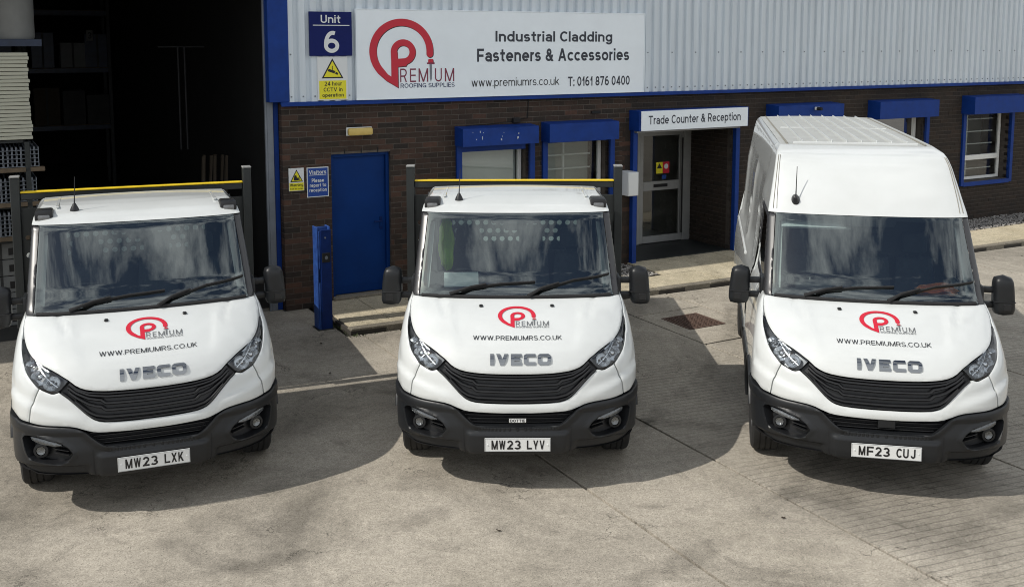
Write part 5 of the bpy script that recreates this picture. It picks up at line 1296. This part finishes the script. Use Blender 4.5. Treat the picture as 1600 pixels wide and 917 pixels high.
        bwm = MB(); pr = [(S.f[1](z), z) for z in [.45, .8, 1.2, 1.6, 2.0, 2.3, 2.46, 2.53, 2.57, 2.592]]
        bwm.poly([(x, YE-.003, z) for x, z in pr]+[(-x, YE-.003, z) for x, z in pr[::-1]]); bwm.build('rear_doors', M['white'], root, smooth=False)
        mb = MB(); mb.box(-.76, .76, YB-.02, YB, .5, 2.48); mb.build('bulkhead', M['dash'], root, smooth=False)
        mb = MB(); mb.box(-.95, .95, 5.9, 6.0, .4, .6, .02); mb.build('rear_bumper', M['plastic'], root)
        ac = S.at(S.qx(-.616, 2.165), 2.165, 0); an = bpy.data.objects.new('aerial', None); COL.objects.link(an); an.parent = root; an.location = ac
        tip = Vector((.01, .075, .255))
    mb = MB(); mb.lathe([(.0, -.005), (.038, -.005), (.034, .012), (.020, .04), (.011, .058), (0, .06)], (0, 0, 0), 'z', 16)
    if kind == 'van':
        n = S.nrm(S.qx(-.616, 2.165), 2.165); rot = Vector((0, 0, 1)).rotation_difference(n).to_matrix(); mb.v = [tuple(rot @ Vector((p[0], p[1]*1.5, p[2]))) for p in mb.v]
    mb.build('base', M['gloss_black'], an); b0 = Vector((0, 0, .05)) if kind == 'truck' else Vector((0, -.02, .04))
    MB().tube([b0, b0+tip*.3, b0+tip], [.006, .0042, .003], 8).build('mast', M['rubber'], an)
    # --- cabin
    mb = MB(); v = []; f = []; nx = 24
    prof_ = [(.86, 1.405), (.98, 1.425), (1.12, 1.42), (1.22, 1.395), (1.28, 1.30), (1.30, .75)]
    for y, z in prof_:
        for i in range(nx+1):
            x = -.84+1.68*i/nx; v.append((x, y+.12*(x/.84)**2*(1 if y < 1.0 else .3), z+(.012*math.cos(x*7) if 1.0 < y < 1.25 else 0)))
    mb.add(v, [(j*(nx+1)+i, j*(nx+1)+i+1, (j+1)*(nx+1)+i+1, (j+1)*(nx+1)+i) for j in range(len(prof_)-1) for i in range(nx)]); db = mb.build('dashboard', M['dash'], root, fixn=False)
    mb = MB(); mb.box(-.62, -.30, 1.10, 1.27, 1.40, 1.47, .03); mb.box(-.13, .15, 1.20, 1.25, 1.28, 1.45, .015); mb.build('instrument_hood', M['dash'], db)
    mb = MB(); mb.box(-.11, .13, 1.252, 1.258, 1.30, 1.43); mb.box(-.02, .06, 1.18, 1.199, 1.41, 1.445); mb.build('screen', M['black'], db, smooth=False)
    mb = MB(); c = Vector((-.45, 1.42, 1.42)); ax = Vector((0, .62, .78)).normalized(); u = Vector((1, 0, 0)); w_ = ax.cross(u)
    mb.tube([c+(u*math.cos(t)+w_*math.sin(t))*.20 for t in [2*math.pi*i/36 for i in range(37)]], .016, 8, cap=False)
    for a in (-.1, math.pi+.1, math.pi*1.5): mb.tube([c-ax*.02, c+(u*math.cos(a)+w_*math.sin(a))*.195], .018, 6)
    mb.tube([c-ax*.03, c+ax*.01], .06, 12); mb.build('steering_wheel', M['gloss_black'], root)
    for x in (-.46, .16, .56):
        w2 = .235 if x < 0 else .19
        st_ = bpy.data.objects.new('seat', None); COL.objects.link(st_); st_.parent = root; st_.location = (x, 1.55, .62)
        mb = MB(); mb.box(-w2, w2, -.0, .50, .12, .27, .05); mb.build('cushion', M['seat'], st_)
        mb = MB(); v = []; 
        for j in range(9):
            t = j/8; z = .25+.66*t; y = .40+.16*t; ww = w2*(1-.16*t*t)
            v += [(-ww, y-.03, z), (-ww*.7, y-.075, z), (ww*.7, y-.075, z), (ww, y-.03, z), (ww, y+.07, z), (-ww, y+.07, z)]
        f = [(j*6+k, j*6+(k+1) % 6, (j+1)*6+(k+1) % 6, (j+1)*6+k) for j in range(8) for k in range(6)]+[(5, 4, 3, 2, 1, 0), tuple(range(48, 54))]
        mb.add(v, f); mb.build('backrest', M['seat'], st_)
        mb = MB(); mb.box(-.115, .115, .53, .62, .95, 1.15, .035); mb.tube([(-.06, .57, .90), (-.06, .57, .98)], .008, 6); mb.tube([(.06, .57, .90), (.06, .57, .98)], .008, 6); mb.build('headrest', M['seat'], st_)
    mb = MB(); mb.box(-.80, .80, 1.36, YB-.04, 2.03, 2.045); mb.build('headliner', M['trim'], root, smooth=False)
    mb = MB(); mb.box(-.86, .86, .9, YB-.04, .55, .60); mb.box(-.86, .86, .86, .88, .55, 1.40); mb.build('cabin_floor', M['black'], root, smooth=False)
    mb = MB(); mb.box(-.10, .10, 1.24, 1.30, 1.90, 1.96, .01); mb.build('sensor_pod', M['gloss_black'], root)
    # --- chassis
    mb = MB()
    mb.box(-.50, -.42, .5, 5.7, .42, .56); mb.box(.42, .50, .5, 5.7, .42, .56); mb.box(-.70, .70, .45, 1.6, .30, .44); mb.box(-.80, .80, AY-.06, AY+.06, .30, .40); mb.box(-.80, .80, AY+3.46, AY+3.58, .28, .42)
    mb.build('chassis', M['black'], root, smooth=False)
    if kind == 'van':
        mb = MB(); mb.box(-.90, .90, 1.6, 5.85, .44, .50); mb.build('van_floor', M['black'], root, smooth=False)
    else:
        # --- headboard and dropside bed
        hb = bpy.data.objects.new('headboard', None); COL.objects.link(hb); hb.parent = root; hb.location = (0, 2.42, 0)
        for x in (-1.045, 1.045):
            MB().box(x-.040, x+.040, -.05, .05, .92, 2.335, .006).build('post', M['steel'], hb)
            MB().box(x-.043, x+.043, -.053, .053, 2.336, 2.352, .004).build('post_cap', M['steel_top'], hb)
        MB().box(-1.004, 1.004, -.03, .03, 2.125, 2.188, .006).build('top_rail', M['steel'], hb)
        MB().box(-1.004, 1.004, -.034, .034, 2.189, 2.204, .004).build('yellow_strip', M['yellow'], hb)
        pm = MB(); zr = [1.600, 1.683, 1.766, 1.849]; cw = .083; nx_ = 24; x0 = -cw*nx_/2
        pm.box(-1.004, 1.004, -.008, .008, .93, 1.5585); pm.box(-1.004, 1.004, -.008, .008, 1.8905, 2.05); pm.box(-1.004, x0, -.008, .008, 1.5585, 1.8905); pm.box(-x0, 1.004, -.008, .008, 1.5585, 1.8905)
        for r_, zc in enumerate(zr):
            sh_ = cw/2 if r_ % 2 else 0
            for i in range(nx_):
                xc = x0+cw*(i+.5)
                if r_ % 2 and i == nx_-1: pm.box(xc-cw/2+sh_, x0+cw*nx_, -.008, .008, zc-cw/2, zc+cw/2); continue
                if r_ % 2 and i == 0: pm.box(x0, x0+sh_, -.008, .008, zc-cw/2, zc+cw/2)
                xc += sh_
                N = 16; sq = []; ci = []
                for k in range(N):
                    t = 2*math.pi*k/N; ca, sa = math.cos(t), math.sin(t); mxx = max(abs(ca), abs(sa))
                    sq.append((ca/mxx*cw/2, sa/mxx*cw/2)); ci.append((ca*.026, sa*.026))
                for yy in (-.008, .008):
                    pm.add([(xc+a, yy, zc+b) for a, b in sq]+[(xc+a, yy, zc+b) for a, b in ci], [(k, (k+1) % N, N+(k+1) % N, N+k) for k in range(N)])
                pm.add([(xc+a, -.008, zc+b) for a, b in ci]+[(xc+a, .008, zc+b) for a, b in ci], [(k, (k+1) % N, N+(k+1) % N, N+k) for k in range(N)])
        pm.build('perforated_panel', M['steel'], hb, smooth=False, fixn=False)
        mb = MB(); mb.box(-1.05, 1.05, 2.50, 5.75, .92, 1.00, .006); bed = mb.build('load_bed', M['steel'], root)
        for x in (-1.05, 1.02): MB().box(x, x+.03, 2.52, 5.72, 1.002, 1.42, .006).build('dropside', M['deck'], bed)
        MB().box(-1.015, 1.015, 2.505, 5.72, 1.002, 1.012).build('deck', M['deck'], bed, smooth=False)
        MB().box(-1.05, 1.05, 5.725, 5.755, 1.002, 1.42, .006).build('tailboard', M['deck'], bed)
    return root, S
def number_plate(root, S, s):
    p = bpy.data.objects.new('number_plate', None); COL.objects.link(p); p.parent = root; p.location = (0, -.028, .421)
    MB().box(-.26, .26, -.004, .0, -.0555, .0555, .002).build('plate', M['plate'], p)
    mb = MB()
    for a, b, c, d in ((-.257, .257, .0510, .0525), (-.257, .257, -.0525, -.0510), (-.257, -.2555, -.051, .051), (.2555, .257, -.051, .051)): mb.box(a, b, -.0055, -.004, c, d)
    mb.build('plate_border', M['jamb'], p, smooth=False)
    a, b = s.split(' ')
    for t_, x0, x1 in ((a, -.212, .030), (b, .068, .218)):
        n = len(t_); w = (x1-x0)/n
        for i, ch in enumerate(t_):
            u0, u1 = x0+i*w+.005, x0+(i+1)*w-.005
            if ch in '1IJ': u0 += .006
            V, F = text2d(ch, u0, u1, -.036, .038, .030); MB().add([(x, -.0062, z) for x, z in V], F).build('character', M['ink'], p, smooth=False, fixn=False)
    mb = MB()
    for x in (-.236, .238): mb.lathe([(0, -.007), (.006, -.007), (.007, -.004)], (x, 0, .0), 'y', 12)
    mb.build('fixing_screw', M['signw'], p)
    return p
def place(root, x, y, r, **k):
    root.location = (x, y, 0); root.rotation_euler = (0, 0, r); tag(root, **k)
truck, ST = build_vehicle('truck')
truck2 = copy_tree(truck)
van, SV = build_vehicle('van')
GR = 'white light commercial vehicles parked nose out'
place(truck, -2.7335, 7.4765, .3787, label='white flatbed truck with plate MW23 LXK in front of the dark loading door', cat='truck', group=GR)
place(truck2, .044, 7.7751, .0083, label='white flatbed truck with plate MW23 LYV in the middle, by the blue door', cat='truck', group=GR)
place(van, 2.9112, 7.63, -.1866, label='white high-roof panel van with plate MF23 CUJ at the right', cat='van', group=GR)
number_plate(truck, ST, 'MW23 LXK'); number_plate(truck2, ST, 'MW23 LYV'); number_plate(van, SV, 'MF23 CUJ')
np_ = bpy.data.objects.new('name_badge', None); COL.objects.link(np_); np_.parent = truck2; np_.location = (.0, -.02, .617)
MB().box(-.072, .072, -.004, 0, -.021, .021, .001).build('badge_plate', M['ink'], np_); MB().box(-.066, .066, -.0055, -.004, -.016, .016).build('badge_face', M['plate'], np_, smooth=False)
V, F = text2d('DOTTIE', -.058, .058, -.012, .012, .03); MB().add([(x, -.007, z) for x, z in V], F).build('badge_text', M['ink'], np_, smooth=False, fixn=False)
mb = MB(); mb.box(-.06, .07, .030, .05, .59, .66, .004); mb.build('sensor_cover', M['plastic'], van)
# loose things in the cabs
def veh_pt(x, y, r, p): return Vector((x+p[0]*math.cos(r)-p[1]*math.sin(r), y+p[0]*math.sin(r)+p[1]*math.cos(r), p[2]))
mb = MB(); mb.obox((0, 0, 0), (.15, 0, 0), (0, .062, .05), (0, -.0005, .0006)); pp = mb.build('paper_sheet', M['paper'], None, veh_pt(.044, 7.7751, .0083, (-.48, .985, 1.515)), .06, smooth=False)
tag(pp, label='white paper sheet lying behind the windscreen of the middle truck', cat='paper')
def cloth(name, m, loc, rz, sx, sz, th, seed, **k):
    rr = random.Random(seed); mb = MB(); v = []; n = 10
    ph = [rr.uniform(0, 6) for _ in range(4)]
    for j in range(n+1):
        for i in range(n+1):
            a, b = i/n-.5, j/n-.5; e = 1-.35*abs(b)*2*abs(a)*2
            v.append((a*sx*e, .03*math.sin(9*a+ph[0])+.02*math.sin(13*b+ph[1]), b*sz*e+.02*math.sin(7*a+ph[2])))
    f = [(j*(n+1)+i, j*(n+1)+i+1, (j+1)*(n+1)+i+1, (j+1)*(n+1)+i) for j in range(n) for i in range(n)]
    N = len(v); v += [(x, y+th, z) for x, y, z in v]; f += [tuple(q+N for q in t[::-1]) for t in f]
    mb.add(v, f); o = mb.build(name, m, None, loc, rz); tag(o, **k); return o
cloth('safety_jacket', M['hivis'], veh_pt(.044, 7.7751, .0083, (-.66, 1.99, 1.64)), .35, .15, .60, .05, 3, label='lime high-visibility jacket hung over the driver seat of the middle truck', cat='jacket')
o = cloth('orange_vest', M['orange'], veh_pt(2.9112, 7.63, -.1866, (.53, .985, 1.495)), -.25, .36, .10, .07, 8, label='crumpled orange vest on the dashboard of the panel van', cat='vest'); o.rotation_euler = (R(-35), 0, -.25)
mb = MB(); mb.obox((0, 0, 0), (.30, 0, 0), (0, .055, .035), (0, -.006, .009)); vz = mb.build('sun_visor', M['signw'], van, (-.44, 1.355, 1.965), 0, smooth=False)

# ================================================================ loading bay contents
def box_thing(name, s, o, z, w, d, h, m, label, cat, group=None, rz=0):
    b = empty(name, wl(s, o, z), WA+rz, label=label, cat=cat, group=group)
    MB().box(0, w, 0, d, 0, h, .006).build('carton', m, b); MB().box(w*.46, w*.54, -.002, 0, 0, h).build('tape', M['dim'], b, smooth=False)
    return b
pm = MB().box(-.55, .0, 0, 1.1, 0, .040, .003).mesh('insulation_board'); pm.materials.append(M['cream'])
for i in range(23):
    o = bpy.data.objects.new('insulation_board', pm); COL.objects.link(o); o.location = wl(-2.915+random.uniform(-.012, .012)-.012*(i > 8), -.75, 2.39+i*.0465); o.rotation_euler = (0, 0, WA+random.uniform(-.006, .006))
    tag(o, 'lowest cream insulation board of the tall stack' if i == 0 else 'topmost cream insulation board of the tall stack' if i == 22 else 'cream insulation board between the topmost and lowest of its stack', 'board', 'stacked cream insulation boards')
def bundle(z, h, w, s, lab):
    b = empty('sheet_bundle', wl(s, -.72, z), WA, label=lab, cat='bundle', group='dark profile bundles on the rack')
    mb = MB(); nx = int(w/.05); nz_ = int(h/.05)
    for i in range(nx):
        for j in range(nz_):
            x, zz = -w+i*.05, j*.05; mb.box(x+.002, x+.048, 0, .9, zz+.002, zz+.008); mb.box(x+.002, x+.008, 0, .9, zz+.008, zz+.046); mb.box(x+.040, x+.048, 0, .9, zz+.008, zz+.046)
    mb.build('profiles', M['jamb'], b, smooth=False)
    MB().box(-w, .06, -.01, .08, -.06, -.005, .004).build('timber_bearer', M['wood'], b)
bundle(2.05, .30, .75, -2.86, 'dark profile bundle just under the cream boards'); bundle(1.62, .35, .75, -2.90, 'middle dark profile bundle on the left rack'); bundle(1.20, .33, .75, -2.93, 'lowest dark profile bundle above the grey boxes')
sf = empty('storage_frame', wl(-3.85, -.72, 0), WA, label='dark steel storage frame carrying the bundles and boards at the left edge', cat='rack')
for x in (0, .86):
    for y in (.02, 1.15): MB().box(x-.03, x+.03, y-.03, y+.03, 0, 2.36, .003).build('upright', M['steel'], sf)
for z in (1.10, 1.53, 1.975, 2.345):
    for y in (.10, .80): MB().box(.03, .83, y-.025, y+.025, z, z+.035, .003).build('beam', M['steel'], sf)
for i in range(5):
    bx_ = box_thing('grey_box', -3.55, -1.0, .005+i*.215, .42, .4, .205, M['greybox'], ('lowest', 'second', 'third', 'fourth', 'top')[i]+' grey box in the stack behind the left truck', 'box', 'grey boxes stacked at the left')
    MB().box(.30, .38, -.004, -.0015, .05, .14).build('print', M['ink'], bx_, smooth=False)
ro = empty('wrapped_roll', wl(-3.05, -1.2, 3.62), WA, label='pale wrapped roll above the cream boards', cat='roll'); mb = MB(); mb.lathe([(0, 0), (.24, 0), (.25, .03), (.25, .9), (0, .92)], (0, 0, 0), 'z', 20); mb.build('wrap', M['greybox'], ro); MB().box(-.3, .3, -.3, .3, -.09, -.005).build('blue_tray', M['blue_wrap'], ro, smooth=False)
def rack(s, o, w, lab):
    r = empty('pallet_rack', wl(s, o, 0), WA, label=lab, cat='rack', group='pallet racks in the loading bay')
    for x in (0, w):
        for y in (0, .9): MB().box(x-.04, x+.04, y-.03, y+.03, 0, 5.2, .003).build('upright', M['steel'], r)
    for z in (1.5, 2.9, 4.3):
        for y in (0, .9): MB().box(.04, w-.04, y-.025, y+.025, z-.06, z+.05, .003).build('beam', M['blue_wrap'], r)
        MB().box(.04, w-.04, .03, .87, z+.051, z+.065).build('deck', M['wood'], r, smooth=False)
    return r
rack(-4.6, -14.0, 2.4, 'left-hand pallet rack deep in the loading bay'); rack(-2.1, -14.0, 1.9, 'right-hand pallet rack deep in the loading bay')
rr = random.Random(4); mats_ = ['card', 'blue_wrap', 'dim', 'card', 'dim', 'blue_wrap']
names_ = iter(['carton far left on the lower rack beam', 'blue wrapped load left on the lower rack', 'grey carton centre left on the lower rack', 'brown carton centre right on the lower rack', 'cream carton right on the lower rack', 'blue wrapped load far right on the lower rack',
  'brown carton far left on the middle rack level', 'tall blue wrapped load on the middle rack level', 'grey carton on the middle rack level', 'brown carton beside the number 2 sign', 'white carton below the number 3 sign', 'blue load far right on the middle rack level'])
for lv, z in enumerate((1.567, 2.967)):
    for i, x in enumerate((-4.45, -3.65, -2.95, -1.95, -1.30, -.75)):
        h = rr.uniform(.45, .95); box_thing('stored_load', x, -14.05, z, rr.uniform(.48, .6), .7, h, M[mats_[(i*2+lv) % 6]] if not (lv and i == 4) else M['greybox'], next(names_), 'carton', 'loads on the pallet racks')
for ch, s_ in (('2', -2.06), ('3', -.72)):
    b = empty('bay_number', wl(s_, -13.9, 3.62), WA, label='bay sign reading 2, left of the pair in the dark bay' if ch == '2' else 'bay sign reading 3, nearer the pipe frame', cat='sign')
    MB().box(0, .15, -.006, 0, 0, .26, .001).build('board', M['greybox'], b); V, F = text2d(ch, .03, .12, .05, .21, .03); MB().add([(x, -.008, z) for x, z in V], F).build('number', M['ink'], b, smooth=False, fixn=False)
for i in range(7):
    b = MB(); x = -.30-.055*i; b.obox((0, 0, .95), (.018, 0, 0), (0, .03, 0), (.10+.02*math.sin(i*2), .22, .95)); o = b.build('leaning_batten', M['card'], None, wl(x, -2.0-.1*(i % 3), 0), WA, smooth=False)
    tag(o, 'timber batten leaning inside the right edge of the loading door', 'batten', 'battens leaning in the loading bay')
tr_ = empty('pipe_frame', wl(-.62, -3.4, 1.9), WA, label='thin pale pipe frame hanging inside the loading bay', cat='frame')
MB().tube([(0, 0, 0), (0, 0, 1.6)], .014, 6).build('tube', M['dimpipe'], tr_); MB().tube([(.10, 0, 0), (.10, 0, 1.6)], .014, 6).build('tube', M['dimpipe'], tr_); MB().tube([(-.3, 0, 1.61), (.4, 0, 1.61)], .012, 6).build('cross_tube', M['dimpipe'], tr_)

# ================================================================ small litter on the yard
rl = random.Random(21)
def leaf(x, y, s_, lab):
    mb = MB(); a = rl.uniform(0, 6.28); v = []
    for k in range(7): t = k/7*2*math.pi; rr_ = s_*(1 if k % 2 else .55); v.append((math.cos(t+a)*rr_, math.sin(t+a)*rr_*.6, .004+.012*rl.random()))
    mb.add(v+[(0, 0, .003)], [(k, (k+1) % 7, 7) for k in range(7)]); o = mb.build('dead_leaf', M['leaf'], None, (x, y, .003), smooth=False, fixn=False); tag(o, lab, 'leaf', 'dead leaves on the yard')
for x, y, lab in ((-2.28, 11.85, 'dead leaf on the concrete in front of the blue post'), (-1.98, 10.75, 'dead leaf between the two trucks'), (-.10, 7.15, 'dead leaf on the sunlit concrete before the middle truck'), (2.05, 7.35, 'dead leaf between middle truck and van'), (8.6, 16.9, 'pale scrap on the yard by the right kerb'), (2.20, 14.05, 'dead leaf against the kerb near the entrance')):
    leaf(x, y, .026, lab)

# moss and weeds in the corner where kerb, post and slab meet
rm = random.Random(9); mb = MB()
for _ in range(260):
    t = rm.random(); c = wl(.33+rm.gauss(0, .05)+.06*t, .55+1.05*t+rm.gauss(0, .03), .0) if rm.random() < .6 else wl(.36+rm.random()*4.2, KE(1)+.03+abs(rm.gauss(0, .02)), 0)
    a = rm.uniform(0, 6.28); h = rm.uniform(.008, .035); w = rm.uniform(.004, .012)
    mb.add([c+Vector((math.cos(a)*w, math.sin(a)*w, 0)), c-Vector((math.cos(a)*w, math.sin(a)*w, 0)), c+Vector((rm.uniform(-.02, .02), rm.uniform(-.02, .02), h))], [(0, 1, 2)])
tag(mb.build('moss', M['weed'], smooth=False, fixn=False), label='moss and small weeds along the kerb by the blue post', cat='moss', kind='stuff')
